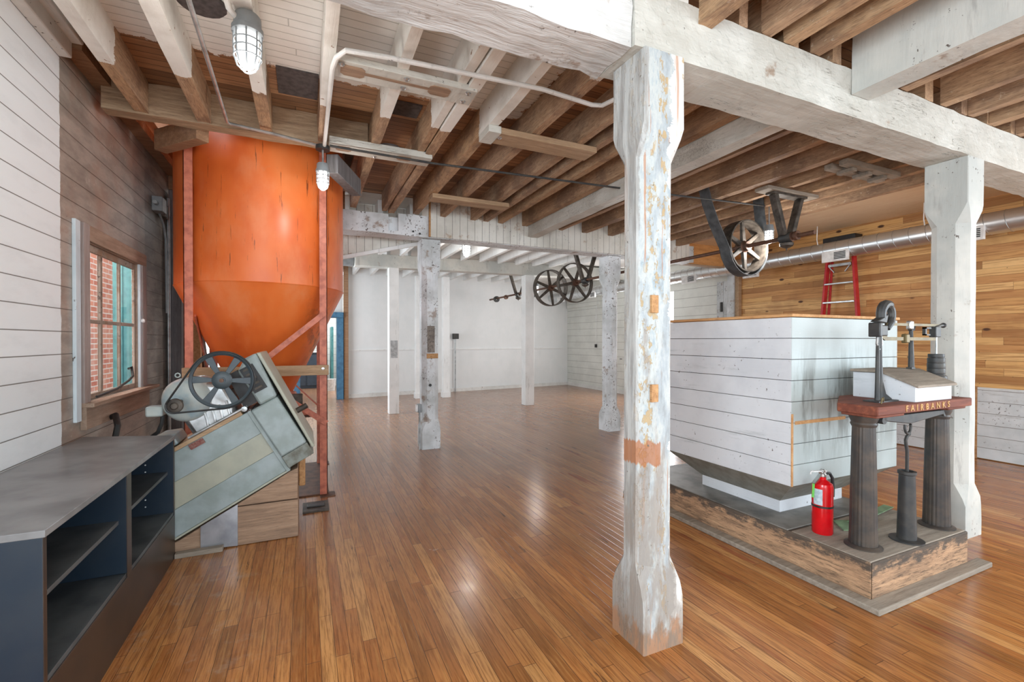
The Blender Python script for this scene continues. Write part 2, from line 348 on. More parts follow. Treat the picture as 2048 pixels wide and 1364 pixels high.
def mat_bin():
    m = Mt('orange_enamel')
    a = m.noise((1, 1, .6), 1.6, 4, .6); c = m.ramp(a, [(.3, '#cc5a22'), (.5, '#e07030'), (.7, '#e58246')])
    s1 = m.noise((14, 14, .8), 2.6, 5, .7, off=4); c = m.mix(m.math('MULTIPLY', m.math('MULTIPLY', m.th(s1, .61, .65), m.th(m.Z, 1.78, 1.85)), .8), c, '#5e2b16')
    s2 = m.noise((1, 1, 1), 6, 5, .7, off=8); c = m.mix(m.math('MULTIPLY', m.th(s2, .62, .75), .3), c, '#c98a60')
    ang = m.math('ADD', m.X, m.math('MULTIPLY', m.Z, .25)); rust = m.math('MULTIPLY', m.th(m.noise((3, 3, 2), 5, 6, .7, off=12), .47, .57), m.math('MULTIPLY', m.th(m.X, -.05, .12), m.th(m.Z, 1.2, 1.9, inv=True)))
    c = m.mix(m.math('MULTIPLY', rust, .8), c, '#4d2a1c')
    sm = m.noise((1, 1, .5), 3, 5, .6, off=71); c = m.mix(m.math('MULTIPLY', m.th(sm, .5, .7), .3), c, '#eaa070')
    return m.out(c, m.math('ADD', .26, m.math('MULTIPLY', sm, .22)))
def mat_timber(ax):
    m = Mt('worn_timber_%s' % 'xy'[ax]); k = [9, 9, 9]; k[ax] = 1.1
    n = m.noise(tuple(k), 3, 7, .75); g = m.noise(tuple(q*4 for q in k), 2.4, 4, .7, off=3)
    c = m.ramp(n, [(.3, '#6a5545'), (.45, '#a07f62'), (.6, '#c49c78'), (.75, '#d3b08c')])
    c = m.mix(m.math('MULTIPLY', m.th(g, .52, .62), .6), c, '#4a3c30')
    top = m.math('ADD', m.Z, m.math('MULTIPLY', m.noise((2, 2, 4), 5, 5, .75, off=6), .28)); c = m.mix(m.math('MULTIPLY', m.th(top, .285, .33), .85), c, '#45413c')
    m.bump(m.math('ADD', n, m.math('MULTIPLY', g, .6)), .7, .01); return m.out(c, .8)
M = {}
M['floor'] = mat_floor(); M['lwall'] = mat_left_wall(); M['pine'] = mat_pine(); M['deck'] = mat_deck(); M['deckw'] = mat_deck(True)
M['joist'] = mat_joist(); M['postA'] = mat_post_near(); M['brick'] = mat_brick(); M['bin'] = mat_bin()
M['beam'] = painted('beam_paint', '#cbc9c0', '#b7b4aa', ax=0, wear=.69, chip=.7, hew=.55, grey='#b4b0a8', cracks=True)
M['beamrough'] = painted('beam_paint_rough', '#d8d6d2', '#bcbab6', ax=0, wear=.64, chip=.66, hew=1.1)
M['postw'] = painted('post_paint', '#d2d1c9', '#babdb8', ax=2, wear=.68, chip=.68, hew=.3)
M['postg'] = painted('post_paint_grey', '#dfe2e4', '#b9bcbb', ax=2, wear=.63, chip=.62, hew=.4)
M['white'] = painted('white_paint', '#eeeeec', '#e2e3e1', ax=2, wear=.8, chip=.76, hew=.08, rough=.5)
M['backwall'] = painted('back_wall_paint', '#e8e9e8', '#e3e5e4', ax=2, wear=.88, chip=.8, hew=.03, rough=.5, grey='#dcdedd')
M['cream'] = painted('cream_boards', '#dedfd8', '#d2d3cc', ax=1, wear=.78, chip=.75, hew=.2, planked=('z', 'y', .185, 50, .005), grey='#c9c9c1')
M['wains'] = painted('wainscot_boards', '#d9dcdd', '#c3c8c9', ax=1, wear=.68, chip=.64, hew=.4, planked=('z', 'y', .13, 50, .004))
M['sheath'] = painted('sheathing_paint', '#e2dfd6', '#cfcbc0', wood='#a5805c', ax=2, wear=.64, chip=.68, hew=.4, planked=('x', 'z', .097, 50, .004))
M['hopper'] = painted('hopper_boards', '#d9dcdf', '#cbced2', ax=1, wear=.75, chip=.69, hew=.3, grey='#aab0b1')
def mat_hopper_side():
    m = Mt('hopper_boards_stained'); n = m.noise((1, 1, 1), 2.5, 5, .6); c = m.mix(n, '#bcc5c4', '#a9b3b1')
    st = m.noise((4.5, 4.5, .7), 2.2, 5, .65, off=5); z = m.th(m.math('ABSOLUTE', m.math('SUBTRACT', m.Z, .95)), .1, .45, inv=True)
    c = m.mix(m.math('MULTIPLY', m.math('MULTIPLY', m.th(st, .45, .62), z), .75), c, '#6f716b')
    ch = m.noise((1, 1, 1), 38, 3, .6, off=9); c = m.mix(m.th(ch, .72, .74), c, '#e6e9e9'); m.bump(m.noise((1, 5, 5), 4, 5, .6), .2, .01)
    return m.out(c, .5)
M['hopperside'] = mat_hopper_side()
M['stand'] = barewood('stand_planks', ['#77604f', '#9b7e66', '#b3967c'], ax=0, dirt='#4a3a2e', rough=.8)
M['hopperc'] = plain('hopper_cone_grey', '#8f8d83', .6, dark='#7a776c')
M['trimw'] = painted('trim_white', '#e6e5e1', '#d2d1cc', ax=1, wear=.72, chip=.7, hew=.15)
M['oak'] = barewood('bare_pine', ['#9a6f46', '#b98b5c', '#cda676'], ax=1)
M['oakx'] = barewood('bare_pine_lengthwise', ['#8f7358', '#aa8c6c', '#c0a486'], ax=0)
M['bulk'] = barewood('orange_bulkhead_boards', ['#b98049', '#d3975a', '#e0aa6e'], ax=0)
M['oldx'] = barewood('old_board', ['#7a5a42', '#94705210'[:7], '#a9876a'], ax=0)
M['rim'] = barewood('rim_board', ['#b98350', '#cc9a66', '#d9ad7c'], ax=1)
M['timber'] = mat_timber(1)
M['timberx'] = mat_timber(0)
M['dusty'] = barewood('dusty_boards', ['#7a6f62', '#94897b', '#a99d8d'], ax=0, dirt='#574c40', rough=.8)
M['mat'] = plain('black_sheet', '#807d76', .5, dark='#54524e', scale=6)
M['ply'] = barewood('plywood', ['#e0c4a0', '#ecd4b2', '#f2ddc0'], ax=1, rough=.6, dirt='#d8b892')
M['navy'] = plain('navy_laminate', '#1b2a38', .38, dark='#25303b', scale=9)
M['shelfin'] = plain('dusty_dark_shelf', '#565a5b', .45, dark='#3a3e41', scale=6)
M['shelftop'] = plain('dusty_grey_top', '#8b8b8b', .34, dark='#6a6969', scale=4)
M['brownlam'] = plain('brown_laminate', '#3e3129', .35, dark='#2f2824', scale=6)
M['mach'] = plain('machine_grey_blue', '#9aa5a6', .4, dark='#87938f', scale=8)
M['machb'] = plain('machine_beige', '#a8a897', .42, dark='#9a9c8e', scale=7)
M['machd'] = plain('machine_dark_panel', '#7c837c', .45, dark='#5c5a4e', scale=18)
M['motor'] = plain('motor_paint', '#b4bab4', .35, dark='#8fa3ab', scale=11)
M['iron'] = plain('dark_iron', '#3a3b3c', .5, .3, dark='#4c4a46', scale=14)
M['ironold'] = plain('old_iron', '#5c544b', .6, .3, dark='#352e28', scale=16)
M['rusty'] = plain('rusty_brown', '#6b4a38', .6, .2, dark='#4c372c')
M['wheelg'] = plain('dark_green_wheel', '#26323a', .4, 0, dark='#313c3f')
M['black'] = plain('black_rubber', '#1d1d1e', .5, dark='#2b2b2a')
M['belt'] = plain('grey_leather_belt', '#55585a', .6, dark='#3a3c3e', scale=12)
M['silver'] = plain('bright_metal', '#c9cbcb', .28, .9, dark='#a9abab')
M['steel'] = plain('conduit_steel', '#b4b6b6', .35, .7, dark='#8e908f')
M['sheetm'] = plain('sheet_metal', '#b5b8bd', .3, .75, dark='#8f9298', scale=5)
M['brass'] = plain('old_brass', '#6e603f', .5, .4, dark='#574b33')
M['red'] = plain('ladder_red', '#c22a2e', .4, dark='#a82126')
M['extred'] = plain('extinguisher_red', '#d3141c', .18, dark='#c01018')
M['angle'] = plain('red_oxide_steel', '#cb775c', .5, dark='#a85a44', scale=20)
M['green'] = plain('green_strap', '#7f9a75', .75, dark='#63785b')
M['tag'] = plain('bright_green_tag', '#7fe069', .5)
M['lab'] = plain('label_paper', '#c9d6dd', .5, dark='#9fb3bf', scale=60)
M['redlab'] = plain('maker_plate_red', '#6f2a25', .4, dark='#8b6a5c', scale=160)
M['castred'] = barewood('brown_painted_board', ['#5d2f22', '#7a4230', '#9c5b3e'], ax=0, dirt='#3c2620')
M['ochre'] = plain('ochre_letters', '#c99a5a', .6)
M['column'] = plain('column_iron', '#3b3836', .5, .2, dark='#52483f', scale=13)
M['teal'] = plain('teal_paint', '#4f8a8a', .55, dark='#3f7577')
M['blue'] = plain('blue_door_paint', '#3f6f8d', .5, dark='#2f5a78')
M['mauve'] = barewood('mauve_casing', ['#8d7f7a', '#a1938d', '#b0a39d'], ax=2, dirt='#786a64')
M['casebrown'] = barewood('brown_casing', ['#86705f', '#9f8673', '#b29a86'], ax=1, dirt='#65503f')
M['bluew'] = painted('pale_blue_strip', '#cfdadf', '#b9c6cc', ax=2, wear=.7, chip=.68, hew=.15)
M['sash'] = painted('sash_wood', '#a5988a', '#8e8274', ax=2, wear=.55, chip=.6, hew=.3)
M['plastic'] = plain('white_register', '#ececea', .4)
M['patch'] = plain('dark_patch', '#57504f', .8, dark='#403a3a', scale=30)
M['foam'] = plain('orange_foam', '#c98a3c', .8)
M['grey'] = plain('grey_box', '#8f9496', .45)
M['greywood'] = barewood('grey_post_wood', ['#54504f', '#6b6868', '#7f7e80'], ax=2, dirt='#33302f')
M['header'] = barewood('header_wood', ['#7b644f', '#a1876b', '#bda588'], ax=0, grain=60)
M['bluecab'] = plain('dark_cabinet', '#3a4552', .5)
M['outground'] = plain('gravel', '#a8a49c', .9)
g = Mt('window_glass'); M['glass'] = g.out('#ffffff', .02); g.b.inputs['Transmission Weight'].default_value = 1; g.b.inputs['IOR'].default_value = 1.1
g = Mt('lamp_glow'); g.b.inputs['Emission Color'].default_value = (1, .99, .97, 1); g.b.inputs['Emission Strength'].default_value = 3.2; M['glow'] = g.out('#ffffff', .3)
def mat_duct():
    m = Mt('spiral_duct'); n = m.noise((1, 1, 1), 2.5, 4, .6)
    m.bump(m.math('FRACT', m.math('MULTIPLY', m.math('ADD', m.Y, m.math('MULTIPLY', m.Z, .3)), 7.5)), .25, .004)
    return m.out(m.mix(n, '#dfe2e3', '#c6cacb'), .33, .9)
M['duct'] = mat_duct()

# ================================================================ THE SETTING
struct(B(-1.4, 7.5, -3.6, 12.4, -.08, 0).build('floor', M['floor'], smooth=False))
struct(walls_with_hole(MB(), 'y', -1.30, -1.23, -3.6, 12.2, 0, 3.3, [(-1.3, .1, .9, 2.3), (3.65, 4.74, .965, 1.955), (7.3, 9.9, .8, 2.4)]).build('wall_left', M['lwall'], smooth=False))
struct(walls_with_hole(MB(), 'x', -3.6, -3.45, -1.38, 7.4, 0, 3.3, [(-.8, 1.2, .5, 2.6), (2.6, 5.2, .5, 2.6)]).build('wall_front', M['backwall'], smooth=False))
def quadwall(name, p0, p1, th_, z0, z1, m):
    d = Vector((p1[0]-p0[0], p1[1]-p0[1], 0)).normalized(); n = Vector((-d.y, d.x, 0))*th_
    return struct(MB().prism([(p0[0], p0[1]), (p1[0], p1[1]), (p1[0]+n.x, p1[1]+n.y), (p0[0]+n.x, p0[1]+n.y)], z0, z1, 'z').build(name, m, smooth=False))
quadwall('wall_back', (.90, 11.29), (7.4, 12.02), .12, 0, 3.3, M['backwall'])
quadwall('wall_back_over_door', (-1.3, 11.05), (.80, 11.28), .12, 1.93, 3.3, M['backwall'])
quadwall('wall_back_left', (-1.3, 11.05), (-.22, 11.17), .12, 0, 1.93, M['backwall'])
struct(walls_with_hole(MB(), 'y', 7.0, 7.14, -3.5, 5.77, 0, 3.3, [(-2.2, -.1, .8, 2.4)]).build('wall_right', M['pine'], smooth=False))
struct(walls_with_hole(MB(), 'y', 7.26, 7.4, 5.77, 12.1, 0, 3.3, [(7.6, 9.2, 1.0, 2.4)]).build('wall_right_far', M['cream'], smooth=False))
struct(B(7.0, 7.26, 5.77, 5.85, 0, 3.3).build('wall_right_return', M['cream'], smooth=False))
# deck over the joists, open where the bin and the belt pass through
dk = MB()
dk.box(-1.38, 5.3, -3.6, 3.86, 3.04, 3.08); dk.box(.42, 5.3, 3.86, 5.5, 3.04, 3.08)
struct(dk.build('ceiling', M['deck'], smooth=False))
struct(B(-1.38, 5.36, 5.5, 12.1, 3.04, 3.08).build('ceiling_far_room', M['deckw'], smooth=False))
struct(B(5.30, 7.14, -3.6, 5.70, 2.945, 2.965).build('ceiling_plywood', M['ply'], smooth=False))
struct(B(5.30, 7.4, 5.74, 12.1, 2.98, 3.02).build('ceiling_right_far', M['deckw'], smooth=False))
struct(B(-1.4, 7.5, -3.7, 12.4, 3.5, 3.6).build('ceiling_upper_floor', M['oldx'], smooth=False))
struct(B(-1.23, .42, 5.56, 5.60, 2.84, 3.5).build('wall_opening_far', M['oldx'], smooth=False))
# trim
struct(B(6.975, 7.0, 2.58, 2.67, 0, .82).build('trim_1', M['oak'], bevel=.002))
struct(B(6.975, 7.0, -3.4, 2.58, .01, .81).build('trim_wainscot_near', M['wains'], smooth=False))
struct(B(6.975, 7.0, 2.67, 5.70, .01, .81).build('trim_wainscot_far', M['wains'], smooth=False))
struct(MB().box(6.93, 7.0, 5.70, 5.78, 0, 2.6).build('trim_2', M['oakx'], bevel=.003))
struct(MB().box(6.90, 6.93, 5.78, 5.92, 0, 2.62).build('trim_3', M['postg'], bevel=.003))
struct(MB().box(7.20, 7.26, 10.3, 11.95, 2.30, 2.55).build('trim_4', M['cream'], bevel=.004))
struct(MB().bar((.92, 11.283, 1.115), (7.24, 11.99, 1.115), .03, .03).build('trim_5', M['white']))
struct(MB().bar((.92, 11.27, .045), (7.24, 11.975, .045), .02, .09).build('baseboard_back', M['trimw']))
struct(MB().bar((7.245, 5.95, .045), (7.245, 11.95, .045), .02, .09).build('baseboard_right', M['trimw']))
struct(MB().box(-1.23, -1.17, -3.4, 3.33, 2.90, 3.04).box(-1.23, -1.12, -3.4, 3.33, 2.985, 3.04).build('trim_6', M['trimw'], bevel=.006))
struct(MB().bar((.86, 11.20, 0), (.86, 11.20, 3.04), .10, .12, (0, 1, 0)).build('trim_7', M['oldx'], bevel=.003))
# doorway with blue frame into the room beyond
d1 = thing('door_1', 'blue door frame standing open at the far left of the back wall', 'doorway', (.3, 11.22, 0)); del d1['category']; d1['kind'] = 'structure'
MB().box(.66, .80, 11.10, 11.42, 0, 1.93).build('door_jamb', M['blue'], d1, bevel=.004)
MB().box(-.22, -.10, 11.02, 11.34, 0, 1.93).build('door_jamb', M['blue'], d1, bevel=.004)
MB().box(-.22, .80, 11.06, 11.42, 1.86, 1.98).build('door_head', M['blue'], d1, bevel=.004)
struct(B(-1.3, 1.6, 14.6, 14.7, 0, 3.3).build('wall_beyond_door', M['cream'], smooth=False))
struct(B(-1.4, -1.3, 11.2, 14.7, 0, 3.3).build('wall_beyond_door_left', M['backwall'], smooth=False))
struct(walls_with_hole(MB(), 'y', 1.6, 1.7, 11.5, 14.7, 0, 3.3, [(12.6, 13.6, .2, 2.1)]).build('wall_beyond_door_right', M['backwall'], smooth=False))
struct(B(-1.4, 1.7, 12.4, 14.7, -.08, 0).build('floor_beyond_door', M['floor'], smooth=False))
o = MB().box(.66, .72, 13.6, 14.4, 0, 1.72).build('teal_door', M['teal'], origin=(.69, 14.0, 0), bevel=.004); tag(o, 'teal door leaf seen through the blue doorway', 'door')
ct = thing('cabinet', 'dark grey cupboard seen through the blue doorway', 'cabinet', (.2, 14.2, 0))
MB().box(-.35, .42, 14.0, 14.5, 0, 1.0).build('body', M['bluecab'], ct, bevel=.01)
for k in range(2): MB().box(-.32+k*.37, .02+k*.37, 13.975, 14.0, .08, .93).build('door', M['bluecab'], ct, bevel=.006)
MB().box(-.37, .44, 13.96, 14.5, 1.0, 1.03).build('worktop', M['plastic'], ct, bevel=.004)
wb = MB().lathe([(.0, 0), (.11, 0), (.14, .3), (.145, .31), (.13, .31), (.10, .02), (0, .02)], (.62, 13.2, 0)).build('waste_basket', M['plastic'], origin=(.62, 13.2, 0)); tag(wb, 'white waste basket on the floor beyond the blue doorway', 'basket')
area('daylight_beyond_door', (.2, 12.9, 2.9), (0, 0, 0), 1.6, 1.6, 45)
cl = MB().lathe([(0, 0), (.11, 0), (.11, .02), (.105, .03), (0, .03)], (.30, 14.59, 1.62), (0, -1, 0)).build('wall_clock', M['plastic'], origin=(.3, 14.6, 1.62)); tag(cl, 'round white clock face on the wall beyond the blue doorway', 'clock')
# bulkhead and ceiling pieces at the right end of the second beam
struct(B(5.62, 7.0, 5.70, 5.74, 2.60, 2.96).build('trim_8', M['bulk'], bevel=.002))
struct(B(5.62, 7.0, 5.66, 5.78, 2.585, 2.60).build('trim_9', M['oakx'], bevel=.002))
# ---------------- window in the left wall
win = thing('window_1', '', '', (-1.23, 4.1, .93)); del win['category']; del win['label']; win['kind'] = 'structure'
MB().box(-1.23, -1.205, 3.565, 3.65, .96, 2.05).build('window_casing', M['mauve'], win, bevel=.002)
MB().box(-1.23, -1.205, 3.65, 4.76, 1.955, 2.05).build('window_casing', M['casebrown'], win, bevel=.002)
MB().box(-1.23, -1.205, 4.665, 4.76, .96, 1.955).build('window_casing', M['mauve'], win, bevel=.002)
MB().box(-1.25, -1.212, 4.62, 4.665, .96, 1.955).build('window_stop', M['bluew'], win, bevel=.002)
MB().box(-1.23, -1.212, 3.475, 3.54, .86, 2.05).build('pale_blue_batten', M['bluew'], win, bevel=.002)
MB().box(-1.36, -1.16, 3.56, 4.93, .935, .962).build('window_sill', M['casebrown'], win, bevel=.004)
MB().box(-1.23, -1.20, 3.57, 4.80, .80, .935).build('window_apron', M['casebrown'], win, bevel=.002)
MB().box(-1.305, -1.23, 3.62, 3.655, .96, 1.96).box(-1.262, -1.23, 4.615, 4.66, .96, 1.96).box(-1.305, -1.23, 3.62, 4.66, 1.95, 1.99).build('window_reveal', M['casebrown'], win)
sx0, sx1 = -1.262, -1.243
sh = MB().box(sx0, sx1, 3.655, 3.705, .965, 1.95).box(sx0, sx1, 4.595, 4.615, .965, 1.95).box(sx0, sx1, 3.705, 4.585, .965, 1.0).box(sx0, sx1, 3.705, 4.585, 1.905, 1.95)
sh.box(sx0, sx1, 3.925, 3.96, 1.0, 1.905).box(sx0, sx1, 4.27, 4.295, 1.0, 1.905)
sh.box(sx0, sx1, 3.705, 3.925, 1.45, 1.475).box(sx0, sx1, 3.96, 4.27, 1.45, 1.475).box(sx0, sx1, 4.295, 4.585, 1.45, 1.475)
fr = sh.build('window_sash', M['sash'], win, bevel=.003)
for a, b in ((3.705, 3.925), (3.96, 4.27), (4.295, 4.585)):
    for c_, d_ in ((1.0, 1.45), (1.475, 1.905)): MB().box(-1.259, -1.256, a, b, c_, d_).build('pane', M['glass'], fr)
MB().tube([(-1.20, 3.72, .985), (-1.17, 3.95, 1.01), (-1.16, 4.15, 1.05), (-1.17, 4.28, 1.075)], .008).tube([(-1.17, 4.28, 1.075), (-1.2, 4.36, 1.14), (-1.2, 4.30, 1.13)], .009).build('window_latch', M['iron'], win)
MB().lathe([(0, 0), (.016, 0), (.018, .012), (.012, .022), (0, .024)], (-1.212, 4.645, 1.50), (1, 0, 0), 16).build('knob', M['plastic'], win)
# outside
struct(B(-2.75, -2.6, 1.5, 9.5, -.3, 4.2).build('wall_outside_brick', M['brick'], smooth=False))
struct(B(-9, -1.31, -4, 14, -.35, -.3).build('ground_outside', M['outground'], smooth=False))
area('courtyard_daylight', (-2.0, 4.6, 3.9), (0, math.radians(12), 0), 1.2, 4.5, 240, (.95, .98, 1.0))
o = MB().box(-1.80, -1.32, 6.0, 6.05, -.3, 2.3).box(-1.80, -1.72, 5.98, 6.0, .6, 2.3).box(-1.5, -1.40, 5.98, 6.0, .6, 2.3).build('shutter', M['teal'], origin=(-1.6, 6.0, .6), bevel=.003); tag(o, 'teal wooden shutter outside the window, beside the brick wall', 'shutter')
o = MB().box(-1.78, -1.70, 4.90, 4.94, -.3, 2.4).build('shutter_stile', M['teal'], origin=(-1.74, 4.92, .5), bevel=.003); tag(o, 'narrow teal board standing outside the left window panes', 'board')
o = MB().box(-2.1, -2.02, 4.9, 4.97, -.3, 1.75).build('wooden_stake', M['oak'], origin=(-2.06, 4.93, -.3), bevel=.003); tag(o, 'pale wooden stake standing outside in front of the brick wall', 'stake')

# ================================================================ POSTS
def mill_post(name, cx, cy, hx, hy, z1, mat, label, group, extra=()):
    c0 = .004; ch = .058
    L = [(0, hx, hy, c0)] + [(z, hx, hy, c0) for z in (.1, .215)] + [(.27, hx, hy, ch*.35), (.36, hx, hy, ch)]
    L += [(.36+(z1-.8)*i/8, hx, hy, ch) for i in range(1, 9)]
    zt = z1-.44; L += [(zt+.09, hx, hy, ch*.35), (zt+.13, hx, hy, c0), (z1-.15, hx, hy, c0), (z1, hx, hy, c0)]
    L[0] = (0, hx, hy, c0)
    sh_ = [(z, hx-(.012 if .33 < z < z1-.40 else 0), hy-(.012 if .33 < z < z1-.40 else 0), c) for z, _, _, c in L]
    t = thing('timber_post', label, 'post', (cx, cy, 0), group)
    MB().rings(sh_, cx, cy, .0015).build('shaft', mat, t, ang=22)
    return t
G1 = 'chamfered timber posts'
pA = mill_post('a', 1.415, 1.645, .110, .110, 2.58, M['postA'], 'nearest chamfered timber post with flaking grey, white and orange paint', G1)
for z in (1.497, 1.113): MB().box(1.352, 1.388, 1.542, 1.556, z-.038, z+.038).build('wood_plug', M['oak'], pA, bevel=.001)['label'] = 'bare orange wood plug'
pB = mill_post('b', 4.153, 1.67, .107, .12, 2.58, M['postw'], 'cream painted chamfered post behind the platform scale', G1)
pC = mill_post('c', 1.418, 5.68, .117, .117, 2.58, M['postg'], 'chamfered post with chipped pale paint and a small outlet box near its foot', G1)
MB().box(1.36, 1.50, 5.545, 5.563, 1.12, 1.18).build('wooden_block', M['oak'], pC, bevel=.003)
MB().lathe([(0, 0), (.018, 0), (.018, .004), (0, .004)], (1.405, 5.566, .79), (0, -1, 0), 16).build('bolt_hole', M['black'], pC)
pD = mill_post('d', 4.16, 5.665, .11, .12, 2.58, M['postg'], 'chamfered post with chipped pale paint just left of the nearest post, under the second beam', G1)
MB().box(1.372, 1.464, 5.569, 5.576, 1.19, 1.52).build('worn_patch', painted('worn_patch', '#8f8378', '#6f6459', wood='#4f4338', ax=2, wear=.5, chip=.55), pC)['label'] = 'dark bare patch where the paint is gone'
MB().box(4.265, 4.30, 5.55, 5.56, 1.06, 1.07).build('hook', M['iron'], pD)
ob = thing('outlet_box', 'small grey outlet box with conduit on the foot of a chamfered post', 'outlet', (1.29, 5.60, 0))
MB().box(1.255, 1.300, 5.565, 5.64, .46, .56).build('box', M['grey'], ob, bevel=.004)
MB().box(1.235, 1.256, 5.575, 5.63, .47, .55).build('cover', M['plastic'], ob, bevel=.003)
MB().tube([(1.28, 5.60, 0), (1.28, 5.60, .46)], .011).build('conduit', M['steel'], ob)
G2 = 'square white posts in the far room'
for (x, y, s, lab, z1) in ((1.48, 8.59, .178, 'square white post in the far room with a grey rubbed patch halfway up', 2.665), (4.24, 8.60, .20, 'square white post in the far room beside the overhead wheels', 2.70),
                       (3.03, 10.53, .155, 'slim white post with a base collar near the back wall', 2.83), (2.40, 10.6, .15, 'slim white post mostly hidden behind a chamfered post, near the back wall', 2.83)):
    t = thing('square_post', lab, 'post', (x, y, 0), G2)
    MB().box(x-s/2, x+s/2, y-s/2, y+s/2, 0, z1).build('shaft', M['white'], t, bevel=.006)
    if y > 10: MB().box(x-s/2-.018, x+s/2+.018, y-s/2-.018, y+s/2+.018, 0, .13).build('base_collar', M['white'], t, bevel=.005)
    if x < 2: MB().box(x-.062, x+.062, y-s/2-.0025, y-s/2+.01, 1.02, 1.34).build('rubbed_patch', plain('rubbed_grey', '#9a9b9b', .6, dark='#c5c7c7', scale=18), t)['label'] = 'grey rubbed patch'

# ================================================================ BEAMS
def tb(name, ax, a, b, u0, u1, v0, v1, mat, label, cat='beam', group=None, n=20, jit=.005, origin=None):
    if origin is None: origin = {'x': ((a+b)/2, (u0+u1)/2, v0), 'y': ((u0+u1)/2, (a+b)/2, v0), 'z': ((u0+u1)/2, (v0+v1)/2, a)}[ax]
    o = MB().beam(ax, a, b, u0, u1, v0, v1, n, jit).build(name, mat, origin=origin, ang=30)
    return tag(o, label, cat, group)
b1 = thing('timber_beam', 'heavy cream painted timber beam running right over the nearest post', 'beam', (4.2, 1.68, 2.58))
MB().beam('x', 1.262, 7.0, 1.55, 1.805, 2.58, 2.835, 60, .0035).build('beam_body', M['beam'], b1, ang=30)
for x, z in ((1.325, 2.63), (1.445, 2.635), (1.325, 2.78), (1.445, 2.775), (3.85, 2.64), (4.0, 2.65), (3.85, 2.76), (4.0, 2.77)):
    MB().lathe([(0, 0), (.011, 0), (.011, .005), (0, .006)], (x, 1.553, z), (0, -1, 0), 12).build('peg', M['beam'], b1)
b1b = thing('timber_beam', 'rough hewn white beam ending on the nearest post, running off to the upper left', 'beam', (-.1, 1.70, 2.575))
MB().beam('x', -1.38, 1.258, 1.565, 1.815, 2.578, 2.835, 26, .011).build('beam_body', M['beamrough'], b1b, ang=30)
b2 = thing('timber_beam', 'second timber beam across the room, chipped white paint and a pocket cut in its face', 'beam', (3.0, 5.55, 2.58))
m_ = MB().beam('x', .36, .885, 5.44, 5.71, 2.58, 2.805, 6, .004); m_.beam('x', 1.0, 5.62, 5.455, 5.71, 2.58, 2.83, 30, .004); m_.box(.88, 1.005, 5.50, 5.71, 2.58, 2.79); m_.box(.88, 1.005, 5.45, 5.51, 2.58, 2.62)
m_.build('beam_body', M['postg'], b2, ang=30)
MB().box(1.375, 5.5, 5.428, 5.452, 2.585, 3.038).build('board_sheathing', M['sheath'], b2)
MB().box(1.36, 1.378, 5.42, 5.455, 2.585, 3.038).build('corner_batten', M['oak'], b2)
for x, z in ((1.17, 2.63), (1.25, 2.61)): MB().lathe([(0, 0), (.012, 0), (.012, .003), (0, .003)], (x, 5.437, z), (0, -1, 0), 12).build('bolt_hole', M['black'], b2)
b3 = thing('timber_beam', 'smooth white beam over the square posts of the far room', 'beam', (3.2, 8.6, 2.68))
vs = []
MB().prism([(.80, 2.655), (7.24, 2.72), (7.24, 2.97), (.80, 2.885)], 8.47, 8.70, 'y').build('beam_body', M['postw'], b3, bevel=.01)
# white beam running between joists
tb('cross_beam', 'y', 1.80, 5.425, 2.68, 2.82, 2.70, 3.035, M['beam'], 'white painted cross beam between the joists, beyond the near timber beam')
tb('cross_beam', 'y', -3.3, 1.545, 2.755, 2.91, 2.70, 3.035, M['postw'], 'white painted cross beam at the upper right, on the near side of the timber beam')
tb('ledger_beam', 'y', 3.34, 5.5, -1.228, -1.13, 2.965, 3.036, M['oldx'], 'brown timber along the top of the left wall')
# ================================================================ JOISTS
GJ = 'ceiling joists'
def joist(x0, x1, y0, y1, z0, label, mat='joist'):
    return tb('ceiling_joist', 'y', y0, y1, x0, x1, z0, 3.038, M[mat], label, 'joist', GJ, 16, .003)
joist(-1.005, -.935, -3.3, 3.745, 2.835, 'leftmost ceiling joist, white then bare brown beyond the paint line')
joist(-.665, -.585, -3.3, 3.745, 2.835, 'second joist from the left wall, half white and half bare')
joist(-.285, -.210, -3.3, 3.745, 2.835, 'joist that carries the larger caged light')
joist(.09, .15, -3.3, 3.745, 2.835, 'joist with the pale conduit clipped along it')
joist(.462, .525, -3.3, 5.43, 2.83, 'fifth joist, passing just right of the orange bin')
joist(.81, .862, -3.3, 5.43, 2.83, 'older half of the doubled joist over the pocket in the second beam')
joist(.875, .945, -3.3, 5.43, 2.815, 'newer yellow half of the doubled joist over the pocket in the second beam')
joist(1.165, 1.232, -3.3, 5.43, 2.835, 'joist left of the second beam boarding, white at its near end')
for i, (a, b) in enumerate(((1.495, 1.56), (1.88, 1.94), (2.05, 2.112), (2.249, 2.313), (2.59, 2.665))):
    joist(a, b, 1.55, 5.425, 2.838, ['brown joist with a white end stub, landing near the chamfered post with the outlet box', 'brown joist landing left of the two closest set joists', 'left one of the two closest set joists at the second beam', 'right one of the two closest set joists at the second beam', 'brown joist touching the left side of the white cross beam'][i])
for i, (a, b) in enumerate(((3.14, 3.2), (3.51, 3.6), (3.95, 4.03), (4.30, 4.37), (4.65, 4.72), (4.95, 5.02), (5.22, 5.30))):
    joist(a, b, 1.55, 5.425, 2.838 if i < 6 else 2.80, 'brown joist right of the white cross beam, %s out from it' % ['first', 'second', 'third', 'fourth', 'fifth', 'sixth', 'last'][i])
